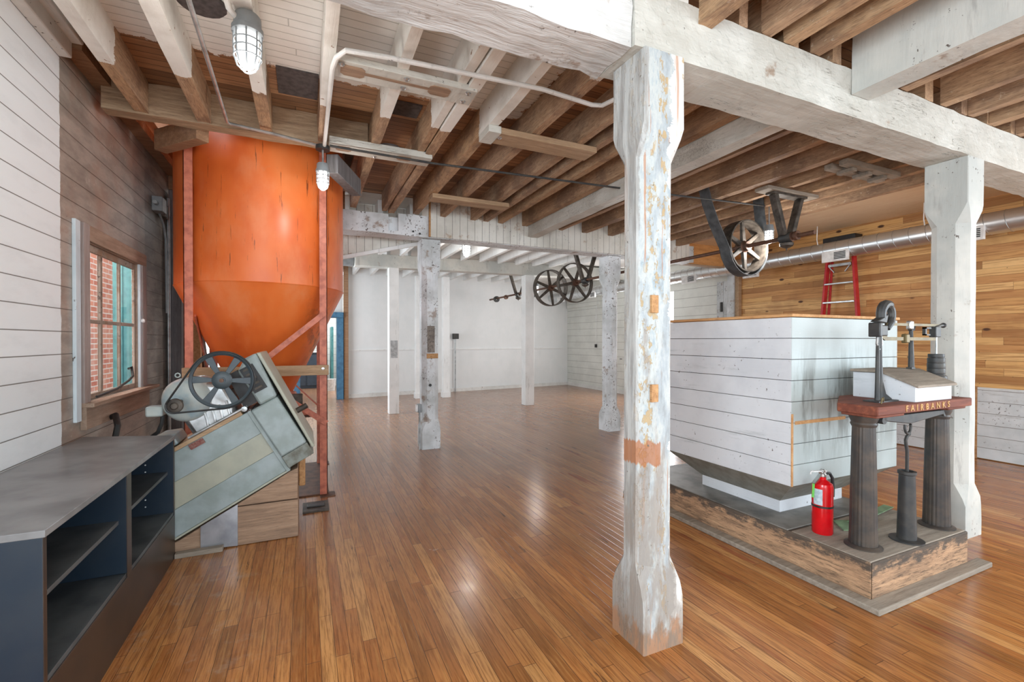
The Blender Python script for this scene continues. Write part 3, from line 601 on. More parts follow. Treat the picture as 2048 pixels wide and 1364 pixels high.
for i, (a, b, y1, z) in enumerate(((1.62, 1.70, 1.548, 2.765), (2.03, 2.10, 1.78, 2.838), (2.19, 2.27, 1.78, 2.838), (2.40, 2.47, 1.78, 2.838), (3.23, 3.30, 1.78, 2.838), (3.68, 3.75, 1.78, 2.838), (4.03, 4.10, 1.78, 2.838), (4.32, 4.40, 1.78, 2.838), (4.72, 4.80, 1.78, 2.838), (5.12, 5.2, 1.78, 2.838))):
    joist(a, b, -3.3, y1 if y1 < 1.6 else 1.548, z, 'brown joist on the near side of the timber beam, %s from the nearest post' % ['first', 'second', 'third', 'fourth', 'fifth', 'sixth', 'seventh', 'eighth', 'ninth', 'tenth'][i])
o = MB().box(2.15, 2.23, 1.02, 1.06, 2.84, 3.03).box(2.12, 2.40, 1.055, 1.12, 2.86, 3.0).build('joist_blocking', M['oak'], origin=(2.25, 1.08, 2.84), bevel=.003); tag(o, 'short orange blocking piece between joists above the timber beam', 'block')
hd = tb('header_beam', 'x', -1.18, .455, 3.75, 3.86, 2.825, 3.038, M['header'], 'brown header beam framing the opening above the orange bin', n=14)
for p0, p1, lab in (((-.66, 3.90, 2.84), (-.99, 4.26, 2.84), 'diagonal brown brace at the left top of the orange bin'), ((.20, 3.89, 2.735), (.43, 4.42, 2.735), 'diagonal grey brace at the right top of the orange bin')):
    o = MB().bar(p0, p1, .09, .15).build('corner_brace', M['greywood' if p0[0] > 0 else 'oldx'], origin=p0, bevel=.004); tag(o, lab, 'brace')
# white joists in the far room
GW = 'white joists in the far room'
words = ['first', 'second', 'third', 'fourth', 'fifth', 'sixth', 'seventh', 'eighth', 'ninth', 'tenth', 'eleventh', 'twelfth', 'thirteenth', 'fourteenth']
for i in range(13):
    x = .42 + i*.385
    o = MB().beam('y', 5.72, 8.46, x, x+.06, 2.87, 3.038, 4, .002).build('ceiling_joist', M['white'], origin=(x, 7.1, 2.87)); tag(o, 'white joist between the second beam and the far beam, %s from the left' % words[i], 'joist', GW)
for i in range(13):
    x = .62 + i*.385
    o = MB().beam('y', 8.71, 11.25, x, x+.06, 2.87, 3.038, 4, .002).build('ceiling_joist', M['white'], origin=(x, 10, 2.87)); tag(o, 'white joist behind the far beam, %s from the left' % words[i], 'joist', GW)
# planks nailed under the joists
def plank(x0, x1, y0, y1, z0, z1, mat, label, bolts=(), ghosts=(), endpaint=None):
    t = thing('hanger_plank', label, 'plank', ((x0+x1)/2, (y0+y1)/2, z0))
    MB().box(x0, x1, y0, y1, z0, z1).build('board', mat, t, bevel=.004)
    for x, y in bolts: MB().lathe([(0, 0), (.016, 0), (.016, .006), (.008, .014), (0, .014)], (x, y, z0), (0, 0, -1), 10).build('bolt', M['silver'], t)
    if ghosts:
        gx0, gx1, gy, s = ghosts; pts = []
        for cx in (gx0, gx1): pts += [MB().prism([(cx-s+.02, gy-s*.8), (cx+s-.02, gy-s*.8), (cx+s, gy-s*.5), (cx+s, gy+s*.5), (cx+s-.02, gy+s*.8), (cx-s+.02, gy+s*.8), (cx-s, gy+s*.5), (cx-s, gy-s*.5)], z0-.004, z0+.002, 'z').build('unpainted_patch', M['stand'], t)]
        MB().box(gx0+s-.003, gx1-s+.003, gy-.012, gy+.012, z0-.003, z0+.001).build('unpainted_patch', M['stand'], t)
    if endpaint: MB().box(*endpaint).build('painted_end', M['beam'], t, bevel=.003)
    return t
plank(.15, .93, 2.55, 2.72, 2.798, 2.834, M['beam'], 'white plank under the joists with a dumbbell shaped unpainted patch, nearer one', ((.14+.04, 2.58), (.52, 2.58), (.52, 2.68), (.88, 2.58), (.88, 2.68)), (.24, .72, 2.63, .062))
plank(.165, .93, 3.60, 3.78, 2.785, 2.834, M['beam'], 'white plank under the joists beside the smaller caged light, dumbbell patch on it', ((.5, 3.66), (.5, 3.74), (.88, 3.68)), (.27, .72, 3.68, .055))
plank(1.235, 2.06, 2.97, 3.15, 2.79, 2.834, M['oakx'], 'bare plank under the joists with a white painted left end', ((1.27, 3.03),), (), (1.16, 1.255, 2.96, 3.16, 2.785, 2.834))
plank(1.18, 2.03, 4.57, 4.74, 2.79, 2.834, M['oakx'], 'thin bare brown plank under the joists farther back')
t = thing('wooden_rack', 'small wooden rack of two battens fixed under the joists right of the belt wheel', 'rack', (4.42, 2.4, 2.83))
for y in (2.335, 2.455): MB().box(4.05, 4.82, y-.035, y+.035, 2.79, 2.836).build('batten', M['dusty'], t, bevel=.004)
for x in (4.2, 4.42, 4.64): MB().box(x-.03, x+.03, 2.33, 2.46, 2.76, 2.79).build('cleat', M['dusty'], t, bevel=.003)
# patches in the white deck
def disc(cx, cy, rx, ry, z0, z1, n=20, jit=.0):
    return MB().prism([(cx+rx*math.cos(2*PI*k/n)*(1+random.uniform(-jit, jit)), cy+ry*math.sin(2*PI*k/n)*(1+random.uniform(-jit, jit))) for k in range(n)], z0, z1, 'z')
o = disc(-.47, 2.75, .11, .105, 3.028, 3.0405, jit=.03).build('round_patch', M['patch'], origin=(-.47, 2.75, 3.03)); tag(o, 'round dark patched hole in the white ceiling between joists', 'patch')
o = B(-.16, .085, 3.19, 3.52, 3.03, 3.0405).build('square_patch', M['patch'], origin=(-.04, 3.35, 3.03)); tag(o, 'square dark purple patch in the ceiling boards right of the larger caged light', 'patch')
o = B(.55, .78, 3.30, 3.50, 3.03, 3.0405).build('square_patch', M['patch'], origin=(.66, 3.4, 3.03)); tag(o, 'dark rectangular hole in the ceiling boards between the two dumbbell planks', 'patch')
o = disc(.68, 4.15, .10, .10, 3.028, 3.0405).build('round_patch', M['grey'], origin=(.68, 4.15, 3.03)); tag(o, 'round grey cover in the bare ceiling behind the smaller plank', 'patch')
for x, y, z in ((1.47, 2.26, 2.86), (1.50, 2.20, 2.84)):
    pass
def blob(x, y, z, s): return MB().lathe([(0, -s), (s*.7, -s*.7), (s, 0), (s*.7, s*.7), (0, s)], (x, y, z), (0, 0, 1), 10)
m_ = blob(1.43, 2.02, 2.83, .022); 
for q in ((1.435, 2.0, 2.80, .016), (1.42, 2.03, 2.785, .013)): m_.v += blob(*q).v; m_.f += [[i+len(m_.v)-50 for i in f] for f in blob(*q).f]
tag(m_.build('foam_blob', M['foam'], origin=(1.43, 2.02, 2.78)), 'orange foam blob hanging at the edge of the rough hewn beam', 'foam')
# ================================================================ SLOPING STAIR BOX behind beam 2, register, pipe
sb = thing('stair_soffit', 'boarded slanting panel hanging behind the second beam, white rail along its lower edge', 'panel', (.9, 5.98, 2.3))
MB().prism([(.36, 2.33), (1.40, 2.60), (1.40, 3.03), (.36, 3.03)], 5.96, 5.99, 'y').build('boarding', M['sheath'], sb)
MB().bar((.36, 5.95, 2.335), (1.36, 5.95, 2.60), .05, .045).build('rail', M['white'], sb, bevel=.003)
pp = thing('drain_pipe', 'grey horizontal pipe with a hanger strap at the left end of the far beam', 'pipe', (.55, 8.6, 2.55))
MB().tube([(-.2, 8.62, 2.76), (.79, 8.62, 2.76)], .10, 20).build('pipe', M['grey'], pp)
MB().bar((.60, 8.5, 2.62), (.60, 8.5, 3.04), .02, .012, (0, 1, 0)).build('strap', M['brass'], pp)
rg = thing('ceiling_register', 'dark slatted air grille in the far ceiling, left of the far beam posts', 'grille', (1.4, 7.4, 3.03))
MB().box(1.0, 1.62, 7.2, 7.9, 3.0, 3.03).build('frame', M['white'], rg)
for k in range(6): MB().box(1.03, 1.4, 7.24+k*.1, 7.28+k*.1, 2.99, 3.0).build('slat', M['black'], rg)

# ================================================================ ORANGE BIN
cx, cy, R = -.34, 4.84, .685
bn = thing('grain_bin', 'tall orange steel grain bin with cone bottom on red angle legs', 'bin', (cx, cy, 0))
MB().lathe([(R, 1.80), (R+.004, 1.805), (R, 1.81), (R, 2.4), (R, 3.4), (R-.01, 3.4), (R-.01, 1.81)], (cx, cy, 0), n=72, closed=True).build('drum', M['bin'], bn)
MB().lathe([(R, 1.80), (.20, .785), (.19, .785), (R-.012, 1.80)], (cx, cy, 0), n=72, closed=True).build('cone', M['bin'], bn, ang=60)
L_ = .49
def leg(sx, sy):
    x, y = cx+sx*.517, cy+sy*.552
    a, t_ = .062, .007
    return MB().box(min(x, x-sx*a), max(x, x-sx*a), min(y, y-sy*t_), max(y, y-sy*t_), .008, 3.02).box(min(x, x-sx*t_), max(x, x-sx*t_), min(y, y-sy*a), max(y, y-sy*a), .008, 3.02)
for sx in (-1, 1):
    for sy in (-1, 1):
        lg = leg(sx, sy).build('leg', M['angle'], bn, bevel=.001)
        MB().box(cx+sx*.517-.06, cx+sx*.517+.06, cy+sy*.552-.06, cy+sy*.552+.06, 0, .008).build('foot_plate', M['rusty'], lg)
yf = cy-.552-.012
def fbar(p, q, y, mat, w_=.045, h=.012): return MB().bar((p[0], y, p[1]), (q[0], y, q[1]), h, w_, (-(q[1]-p[1]), 0, q[0]-p[0]))
fbar((.155, 1.575), (-.32, 1.165), yf-.006, 0).build('brace', M['angle'], bn, bevel=.001)
fbar((-.32, .99), (.17, .625), yf-.006, 0).build('brace', M['angle'], bn, bevel=.001)
MB().bar((.15, cy+.47, .62), (-.2, cy+.47, .99), .012, .045, (0, 1, 0)).build('brace', M['angle'], bn)
MB().bar((-.825, cy-.3, 1.55), (-.825, cy+.4, .9), .045, .012, (1, 0, 0)).build('brace', M['angle'], bn)
MB().box(-.86, .185, yf-.040, yf-.014, 1.045, 1.13).build('wooden_crossbar', M['oakx'], bn, bevel=.003)['label'] = 'pale wooden crossbar bolted across the front legs'
MB().lathe([(0, 0), (.014, 0), (.012, .01), (0, .012)], (.14, yf-.04, 1.10), (0, -1, 0), 10).build('bolt', M['silver'], bn)
# slide gate under the cone
sg = MB().prism([(-.16, .66), (.04, .66), (.0, .70), (-.08, .86), (-.16, .88)], 4.58, 4.82, 'y').build('slide_gate', M['angle'], bn, bevel=.003)
MB().bar((-.14, 4.56, .80), (-.02, 4.56, .80), .05, .12).build('gate_housing', M['ironold'], sg, bevel=.006)
MB().box(-.17, .06, 4.54, 4.86, .645, .662).build('gate_lip', M['rusty'], sg)
o = MB().box(-.10, .19, 4.30, 5.45, 0, .012).build('floor_sheet', M['rusty'], origin=(.05, 4.8, 0), bevel=.003); tag(o, 'thin brown sheet lying on the floor under the right legs of the orange bin', 'sheet')
for oo in list(bn.children):
    pass
fr_ = thing('floor_register', 'small rusty metal plate in the floor in front of the bin leg', 'plate', (.08, 3.99, 0))
MB().box(-.02, .17, 3.88, 4.11, 0, .014).build('frame', M['ironold'], fr_, bevel=.003)
MB().box(.01, .14, 3.965, 4.03, .014, .024).build('handle', M['iron'], fr_, bevel=.004)
# bits behind the bin
o = MB().box(-1.20, -1.10, 5.42, 5.78, 0, 2.8).build('wall_stud', M['greywood'], origin=(-1.15, 5.6, 0), bevel=.003); tag(o, 'dark grey wooden upright on the left wall beside the bin leg', 'post')
o = MB().tube([(-1.19, 5.37, 0), (-1.19, 5.37, 2.7)], .014).build('wall_pipe', M['steel'], origin=(-1.19, 5.37, 0)); tag(o, 'thin steel pipe running up the left wall beside the grey upright', 'pipe')
o = MB().box(-1.05, -.98, 5.62, 5.70, 0, 2.4).build('wooden_stud', M['oak'], origin=(-1.0, 5.66, 0), bevel=.003); tag(o, 'pale wooden stud standing behind the bin cone', 'stud')
o = MB().bar((-.86, 5.75, 0), (-1.12, 5.95, 2.0), .06, .09).build('leaning_board', M['rusty'], origin=(-.9, 5.75, 0), bevel=.003); tag(o, 'reddish brown board leaning behind the left bin leg', 'board')
# junction box on left wall
jb = thing('junction_box', 'grey metal junction box high on the left wall beside the bin', 'electrical box', (-1.23, 5.15, 2.5))
MB().box(-1.23, -1.15, 5.0, 5.14, 2.49, 2.62).build('box', M['grey'], jb, bevel=.006)
MB().box(-1.22, -1.17, 5.16, 5.30, 2.48, 2.60).build('receptacle', M['ironold'], jb, bevel=.01)
MB().tube([(-1.19, 4.99, 2.55), (-1.19, 4.93, 2.55)], .016).build('connector', M['steel'], jb)
MB().tube([(-1.20, 5.12, 2.49), (-1.20, 5.25, 2.42), (-1.20, 5.32, 2.3), (-1.20, 5.34, 1.6)], .009).build('cable', M['grey'], jb)

# ================================================================ TILTED SEED MACHINE
mc = thing('seed_cleaner', 'tilted grey blue milling machine with a big spoked wheel, on a wooden stand', 'machine', (-.45, 3.7, 0))
Y0, Y1 = 3.46, 3.98
u = Vector((.623, .349)).normalized(); v_ = Vector((-u.y, u.x))
def lp(a, b): q = Vector((-.116, .459)) + u*a + v_*b; return (q.x, q.y)
Lb = -.95
MB().prism([lp(Lb, .0), lp(0, 0), lp(0, .155), lp(Lb, .155)], Y0, Y1, 'y').build('side_panel', M['mach'], mc, bevel=.004)
MB().prism([lp(Lb, .155), lp(0, .155), lp(.0, .305), lp(Lb, .305)], Y0+.003, Y1, 'y').build('side_panel', M['machb'], mc, bevel=.003)['label'] = 'beige middle panel'
MB().prism([lp(Lb, .305), lp(.0, .305), lp(0, .47), lp(Lb, .47)], Y0, Y1, 'y').build('side_panel', M['mach'], mc, bevel=.004)
MB().prism([lp(-.99, -.012), lp(.02, -.012), lp(.02, .0), lp(-.99, 0)], Y0-.004, Y1, 'y').build('bottom_flange', M['machb'], mc)
MB().prism([lp(0, -.01), lp(.022, -.01), lp(.022, .47), lp(0, .47)], Y0-.01, Y1, 'y').build('seam_flange', M['mach'], mc)
MB().prism([lp(Lb, .47), lp(-.03, .47), lp(-.03, .495), lp(Lb, .495)], Y0-.005, Y1, 'y').build('top_rail', M['oakx'], mc, bevel=.002)
MB().tube([(lp(-.35, .505)[0], Y0-.01, lp(-.35, .505)[1]), (lp(.02, .505)[0], Y0-.01, lp(.02, .505)[1])], .009).build('tie_rod', M['steel'], mc)
MB().lathe([(0, 0), (.02, 0), (.018, .018), (0, .02)], (lp(.0, .50)[0], Y0-.02, lp(.0, .50)[1]), (0, -1, 0), 8).build('nut', M['steel'], mc)
# head casing
MB().prism([lp(.022, .10), lp(.022, .47), lp(.20, .47), lp(.20, .16), lp(.20, .10)], Y0-.03, Y1-.05, 'y').build('head_casing', M['mach'], mc, bevel=.012)
MB().prism([lp(.022, .01), lp(.022, .10), lp(.20, .10), lp(.20, .01)], Y0-.028, Y1-.05, 'y').build('head_lower_panel', M['machd'], mc, bevel=.004)
MB().prism([lp(.208, .05), lp(.236, .785), lp(.258, .775), lp(.228, .045)], Y0-.02, Y1+.02, 'y').build('end_plate', M['machb'], mc, bevel=.006)
MB().prism([lp(.085, .47), lp(.202, .47), lp(.236, .785), lp(.16, .785), lp(.085, .73)], Y0-.03, Y1-.05, 'y').build('top_casing', M['mach'], mc, bevel=.015)
MB().prism([lp(.0, .50), lp(.085, .50), lp(.085, .74), lp(.02, .74)], Y0-.01, Y1-.1, 'y').build('roller_slot', M['black'], mc)
rm_ = MB().prism([lp(.10, .555), lp(.185, .555), lp(.185, .735), lp(.10, .735)], Y0-.034, Y0-.02, 'y').build('slot_recess', M['black'], mc)
for k in range(5):
    a, a2 = lp(.115, .58+k*.034), lp(.165, .58+k*.034); MB().bar((a[0], Y0-.037, a[1]), (a2[0], Y0-.037, a2[1]), .012, .013, (-.5, 0, .86)).build('roller_end', M['ironold'], rm_)
# silver gear housing behind the wheel
hs = MB().prism([lp(-.33, .47), lp(-.06, .47), lp(-.03, .56), lp(-.02, .70), lp(-.10, .76), lp(-.25, .73), lp(-.33, .62)], Y0+.02, Y0+.3, 'y').build('gear_housing', M['silver'], mc, bevel=.03)
for k in range(4):
    a0, a1 = lp(-.23+k*.045, .50), lp(-.20+k*.045, .60); MB().bar((a0[0], Y0+.012, a0[1]), (a1[0], Y0+.012, a1[1]), .02, .014, (1, 0, 0)).build('cooling_fin', M['silver'], hs, bevel=.003)
MB().lathe([(0, 0), (.03, 0), (.03, .04), (.022, .05), (0, .05)], (lp(-.16, .77)[0], Y0+.1, lp(-.16, .75)[1]), (-.5, 0, .86), 12).build('oil_cap', M['silver'], hs)
# spoked wheel
wc = Vector((-.457, 3.25, 1.10)); Rw = .168
wh = MB().lathe([(Rw, -.016), (Rw, .016), (Rw-.004, .018), (Rw-.017, .012), (Rw-.017, -.012), (Rw-.004, -.018)], wc, (0, -1, 0), 64, closed=True).build('spoked_wheel', M['wheelg'], mc)
MB().lathe([(0, -.015), (.05, -.015), (.054, -.008), (.054, .008), (.04, .014), (.02, .015), (.02, .022), (0, .022)], wc, (0, -1, 0), 32).build('hub', M['wheelg'], wh)
MB().lathe([(0, .02), (.012, .02), (.012, .03), (0, .031)], wc, (0, -1, 0), 16).build('axle_end', M['rusty'], wh)
for k in range(6):
    a = math.radians(57 + 60*k) ; d = Vector((math.cos(a), 0, math.sin(a))); n_ = Vector((-d.z, 0, d.x)); p0 = wc+d*.045; p1 = wc+d*(Rw-.012)
    MB().add([p0-n_*.012+Vector((0, -.006, 0)), p0+n_*.012+Vector((0, -.006, 0)), p1+n_*.022+Vector((0, -.006, 0)), p1-n_*.022+Vector((0, -.006, 0)),
              p0-n_*.012+Vector((0, .006, 0)), p0+n_*.012+Vector((0, .006, 0)), p1+n_*.022+Vector((0, .006, 0)), p1-n_*.022+Vector((0, .006, 0))],
             [(0, 1, 2, 3), (7, 6, 5, 4), (0, 4, 5, 1), (1, 5, 6, 2), (2, 6, 7, 3), (3, 7, 4, 0)]).build('spoke', M['wheelg'], wh, bevel=.002)
MB().tube([wc+Vector((0, .0, 0)), wc+Vector((0, .30, 0))], .012).build('axle', M['iron'], mc)
# motor
mcn = Vector((-.70, 3.44, .965)); ax_ = Vector((.25, .97, .0)).normalized()
MB().lathe([(0, -.01), (.07, -.01), (.115, .01), (.135, .04), (.14, .07), (.14, .26), (.12, .30), (.06, .33), (0, .33)], mcn, ax_, 40).build('motor_housing', M['motor'], mc)
MB().lathe([(.1425, .145), (.1425, .155), (.1405, .155), (.1405, .145)], mcn, ax_, 40, closed=True).build('motor_band', M['iron'], mc)
pu = mcn + Vector((.0, -.16, -.01))
MB().lathe([(0, -.012), (.040, -.012), (.043, -.006), (.036, 0), (.043, .006), (.040, .012), (.022, .014), (.016, .022), (0, .022)], pu, (0, -1, 0), 28).build('motor_pulley', M['ironold'], mc)
MB().tube([pu, mcn+Vector((0, .02, 0))], .012).build('motor_shaft', M['iron'], mc)
MB().lathe([(.012, -.004), (.017, 0), (.012, .004), (.009, 0)], mcn+Vector((-.04, .10, .153)), (0, 1, 0), 16, closed=True).build('lifting_eye', M['motor'], mc)
MB().box(-.90, -.81, 3.5, 3.6, .865, .93).build('terminal_box', M['motor'], mc, bevel=.012)
MB().tube([(-.82, 3.55, .87), (-.825, 3.55, .82), (-.85, 3.57, .76), (-.9, 3.6, .72)], .012).build('power_cord', M['black'], mc)
MB().prism([lp(-.83, .50), lp(-.42, .50), lp(-.42, .565), lp(-.50, .60), lp(-.83, .60)], Y0+.03, Y0+.3, 'y').build('motor_base', M['motor'], mc, bevel=.008)
# belt from the motor pulley to the wheel rim
a0 = Vector((pu.x, 0, pu.z)); b0 = Vector((wc.x, 0, wc.z)); yb = -.0
dd = (b0-a0); D = dd.length; phi = math.atan2(dd.z, dd.x); al = math.acos((Rw+.001-.04)/D)
pts = []
for k in range(25):
    t_ = phi + (PI-(PI-al)) + 0 
for k in range(31):
    a = phi + al*1.0*0 - (PI-al) + 2*(PI-al)*k/30 ; pts.append((wc.x+(Rw+.004)*math.cos(a), 3.245, wc.z+(Rw+.004)*math.sin(a)))
for k in range(13):
    a = phi + (PI-al) + 2*al*k/12; pts.append((pu.x+.041*math.cos(a), 3.262 if k else 3.255, pu.z+.041*math.sin(a)))
MB().tube(pts, .0055, 8, closed=True).build('drive_belt', M['black'], mc)
MB().bar((-.66, Y0-.012, .668), (-.585, Y0-.012, .71), .004, .035, (-.5, 0, .86)).build('maker_plate', M['redlab'], mc)
MB().lathe([(0, 0), (.02, 0), (.02, .09), (.014, .09), (.014, .01), (0, .01)], (lp(.225, .30)[0], 3.62, lp(.225, .30)[1]), (u.x, 0, u.y), 16).build('outlet_spout', M['ironold'], mc)
MB().prism([(-.62, .86), (-.50, .90), (-.40, .99), (-.44, 1.02), (-.60, .93)], Y0+.12, Y0+.34, 'y').build('feed_chute', M['rusty'], mc, bevel=.004)
# wooden stand under the machine
st = thing('machine_stand', 'stepped wooden block stand under the tilted machine, with a sheet metal patch', 'stand', (-.4, 3.7, 0))
MB().prism([(-1.0, .0), (-.045, 0), (-.045, .258), (-.409, .258), (-1.0, -.0)], 3.45, 3.98, 'y')
MB().prism([(-.96, .004), (-.046, .004), (-.046, .255), (-.43, .255), (-.72, .092), (-.96, .01)], 3.452, 3.96, 'y').build('lower_block', M['stand'], st, bevel=.004)
MB().prism([(-.425, .260), (-.048, .262), (-.046, .47), (-.1, .449), (-.13, .43)], 3.455, 3.96, 'y').build('upper_block', M['stand'], st, bevel=.004)
MB().prism([(-.605, .02), (-.402, .006), (-.402, .275), (-.605, .163)], 3.445, 3.451, 'y').build('metal_patch', M['sheetm'], st)
MB().box(.0-.044, .0, 3.60, 3.66, .30, .52).build('side_batten', M['oak'], st, bevel=.01)
MB().box(-.733, -.48, 3.40, 3.45, 0, .03).build('floor_strip', M['dusty'], st, bevel=.003)
hk = MB().tube([(-1.17, 3.62, .0), (-1.13, 3.72, .6), (-1.12, 3.80, .78), (-1.16, 3.90, .84), (-1.2, 3.95, .82)], .018).build('hose', M['black'], origin=(-1.17, 3.6, 0)); tag(hk, 'short black rubber hose against the left wall below the window', 'hose')

# ================================================================ SHELF UNIT
su = thing('shelf_unit', 'low dark navy shelf unit with a dusty grey top against the left wall', 'shelf unit', (-.98, 2.7, 0))
X0, X1, ya, yb2 = -1.225, -.735, 1.875, 3.43
MB().prism([(X0, ya), (X1+.004, ya), (X1+.004, 3.435), (-.76, 3.44), (X0, 3.60)], .733, .756, 'z').build('top', M['shelftop'], su, bevel=.002)
MB().box(X0, X1-.002, ya, ya+.02, 0, .733).build('end_panel', M['navy'], su, bevel=.001)
MB().box(X0, X1-.002, yb2-.02, yb2, 0, .733).build('end_panel', M['navy'], su, bevel=.001)
MB().box(X0, X1-.002, 2.60, 2.66, .29, .733).build('divider', M['navy'], su, bevel=.001)
MB().box(X0, X0+.01, ya+.02, yb2-.02, 0.02, .733).build('back_panel', M['navy'], su)
MB().box(X0+.01, X1-.004, ya+.02, yb2-.02, .268, .288).build('bottom_shelf', M['shelfin'], su, bevel=.001)
MB().box(X0+.01, X1-.03, ya+.02, 2.60, .513, .531).build('shelf', M['shelfin'], su, bevel=.001)
MB().box(X0+.01, X1-.03, 2.66, yb2-.02, .522, .540).build('shelf', M['shelfin'], su, bevel=.001)
MB().box(X1-.02, X1, ya, yb2, 0, .27).build('kick_panel', M['brownlam'], su, bevel=.001)
for y in (ya+.0, 2.60, yb2-.02): MB().box(X1-.002, X1, y, y+(.02 if y != 2.60 else .06), .27, .733).build('edge_band', M['brownlam'], su)
pin = MB()
for k in range(9):
    for x in (X0+.35,): pin.lathe([(0, 0), (.004, 0), (.004, .002), (0, .002)], (x, yb2-.02, .34+k*.042), (0, -1, 0), 8)
pin.build('pin_holes', M['plastic'], su)
MB().box(X1-.16, X1-.12, 2.655, 2.6601, .69, .70).build('screw', M['silver'], su)

# ================================================================ PLATFORM, HOPPER, SCALE
pf = thing('timber_platform', 'low platform of heavy worn timbers carrying the hopper and the scale', 'platform', (3.08, 2.2, 0))
MB().prism([(2.612, 1.362), (2.80, 1.55), (2.80, 3.2), (2.612, 3.2)], 0, .21, 'z').build('side_timber', M['timber'], pf, bevel=.007)
MB().prism([(2.613, 1.361), (3.58, 1.361), (3.58, 1.55), (2.801, 1.55)], 0, .209, 'z').build('end_timber', M['timberx'], pf, bevel=.007)
MB().box(2.79, 3.57, 1.54, 3.18, .0, .203).build('deck', M['dusty'], pf)
MB().box(2.62, 3.57, 1.37, 1.79, .203, .214).build('top_board', M['dusty'], pf, bevel=.004)
MB().prism([(2.53, 1.285), (3.70, 1.295), (3.70, 1.365), (2.61, 1.365), (2.61, 3.25), (2.53, 3.25)], 0, .03, 'z').build('plinth', M['dusty'], pf, bevel=.006)
sh_ = MB().box(2.60, 3.50, 1.80, 3.15, .2145, .222).build('black_mat', M['mat'], origin=(3.05, 2.5, .2145), bevel=.002); tag(sh_, 'grey black sheet lying on the platform under the hopper', 'mat')
hp = thing('board_hopper', 'large white boarded hopper box with tapered bottom and bare wood rim', 'hopper', (3.25, 2.35, .222))
bx0, bx1, by0, by1, hz0, hz1 = 2.645, 3.755, 1.81, 2.83, .466, 1.50
nb = 8; bh = (hz1-.018-hz0)/nb
bd = MB()
bs = MB()
for k in range(nb):
    z0 = hz0+k*bh
    bd.box(bx0, bx0+.02, by0, by1, z0, z0+bh-.0035); bd.box(bx1-.02, bx1, by0, by1, z0, z0+bh-.0035)
    bs.box(bx0+.0005, bx1-.0005, by0-.002, by0+.02, z0, z0+bh-.0035); bd.box(bx0+.02, bx1-.02, by1-.02, by1, z0, z0+bh-.0035)
bd.build('box_boards', M['hopper'], hp, bevel=.0015)
bs.build('stained_side_boards', M['hopperside'], hp, bevel=.0015)['label'] = 'greenish grey stained side boards'
MB().box(bx0+.006, bx1-.006, by0+.006, by1-.006, hz0+.004, hz1-.03).build('inner_lining', M['patch'], hp)
rim = MB().box(bx0-.012, bx0+.05, by0-.012, by1+.012, hz1-.018, hz1).box(bx1-.05, bx1+.012, by0-.012, by1+.012, hz1-.018, hz1).box(bx0+.05, bx1-.05, by0-.012, by0+.05, hz1-.018, hz1).box(bx0+.05, bx1-.05, by1-.05, by1+.012, hz1-.018, hz1)
rim.build('rim', M['rim'], hp, bevel=.003)
qx0, qx1, qy0, qy1, qz = 2.815, 3.47, 2.0, 2.64, .297
MB().add([(bx0, by0, hz0), (bx1, by0, hz0), (bx1, by1, hz0), (bx0, by1, hz0), (qx0, qy0, qz), (qx1, qy0, qz), (qx1, qy1, qz), (qx0, qy1, qz)],
         [(0, 1, 2, 3), (7, 6, 5, 4), (0, 4, 5, 1), (1, 5, 6, 2), (2, 6, 7, 3), (3, 7, 4, 0)]).build('tapered_bottom', M['hopperc'], hp, smooth=False)
MB().box(qx0, qx1, qy0, qy1, .222, qz).build('base_frame', M['hopper'], hp, bevel=.002)
sc_strip = MB().box(bx0+.03, bx0+.52, by0-.006, by0+.001, .835, .855).box(bx0-.001, bx0+.012, by0-.006, by0, hz0, .90).build('bare_strip', M['rim'], hp); sc_strip['label'] = 'bare orange wood strip'

ps = thing('platform_scale', 'antique platform scale with fluted iron columns, beam and hanging weights', 'scale', (3.15, 1.5, .214))
zb = .214
def flutecol(x, y):
    vs = []; n = 60; lv = [(zb+.012, .066), (.35, .063), (.55, .060), (.75, .056), (.875, .053)]
    for z, r in lv:
        for k in range(n):
            a = 2*PI*k/n; rr = r*(1-.07*abs(math.sin(a*8))**.5*0 - .035*(1 if (k % 3) < 1 else 0)); vs.append((x+rr*math.cos(a), y+rr*math.sin(a), z))
    m = MB().add(vs, [(i*n+k, i*n+(k+1) % n, (i+1)*n+(k+1) % n, (i+1)*n+k) for i in range(len(lv)-1) for k in range(n)])
    m.lathe([(0, 0), (.088, 0), (.088, .006), (.07, .016), (0, .016)], (x, y, zb), n=40)
    m.lathe([(0, .87), (.056, .87), (.062, .885), (.058, .895), (.068, .92), (.068, .937), (0, .937)], (x, y, 0), n=40)
    return m
flutecol(2.79, 1.497).build('column', M['column'], ps, ang=25)
flutecol(3.50, 1.477).build('column', M['column'], ps, ang=25)
tbd = MB().prism([(2.655, 1.36), (3.615, 1.36), (3.615, 1.75), (3.0, 1.75), (2.66, 1.56)], .952, 1.0, 'z').prism([(2.675, 1.375), (2.93, 1.375), (2.93, 1.55), (2.675, 1.55)], .937, .954, 'z').prism([(3.38, 1.375), (3.58, 1.375), (3.58, 1.6), (3.38, 1.6)], .937, .954, 'z').build('top_board', M['castred'], ps, bevel=.006)
tc = bpy.data.curves.new('lettering', 'FONT'); tc.body = 'FAIRBANKS'; tc.size = .047; tc.extrude = .0015; tc.space_character = 2.1; tc.align_x = 'CENTER'; tc.align_y = 'CENTER'; tc.offset = .0008
to = bpy.data.objects.new('tmp', tc); C.objects.link(to); dg = bpy.context.evaluated_depsgraph_get(); me = bpy.data.meshes.new_from_object(to.evaluated_get(dg)); bpy.data.objects.remove(to)
me.transform(Matrix.Rotation(PI/2, 4, 'X')); me.transform(Matrix.Translation(Vector((3.13, 1.3585, .976)) - wloc(ps))); me.materials.clear(); me.materials.append(M['ochre'])
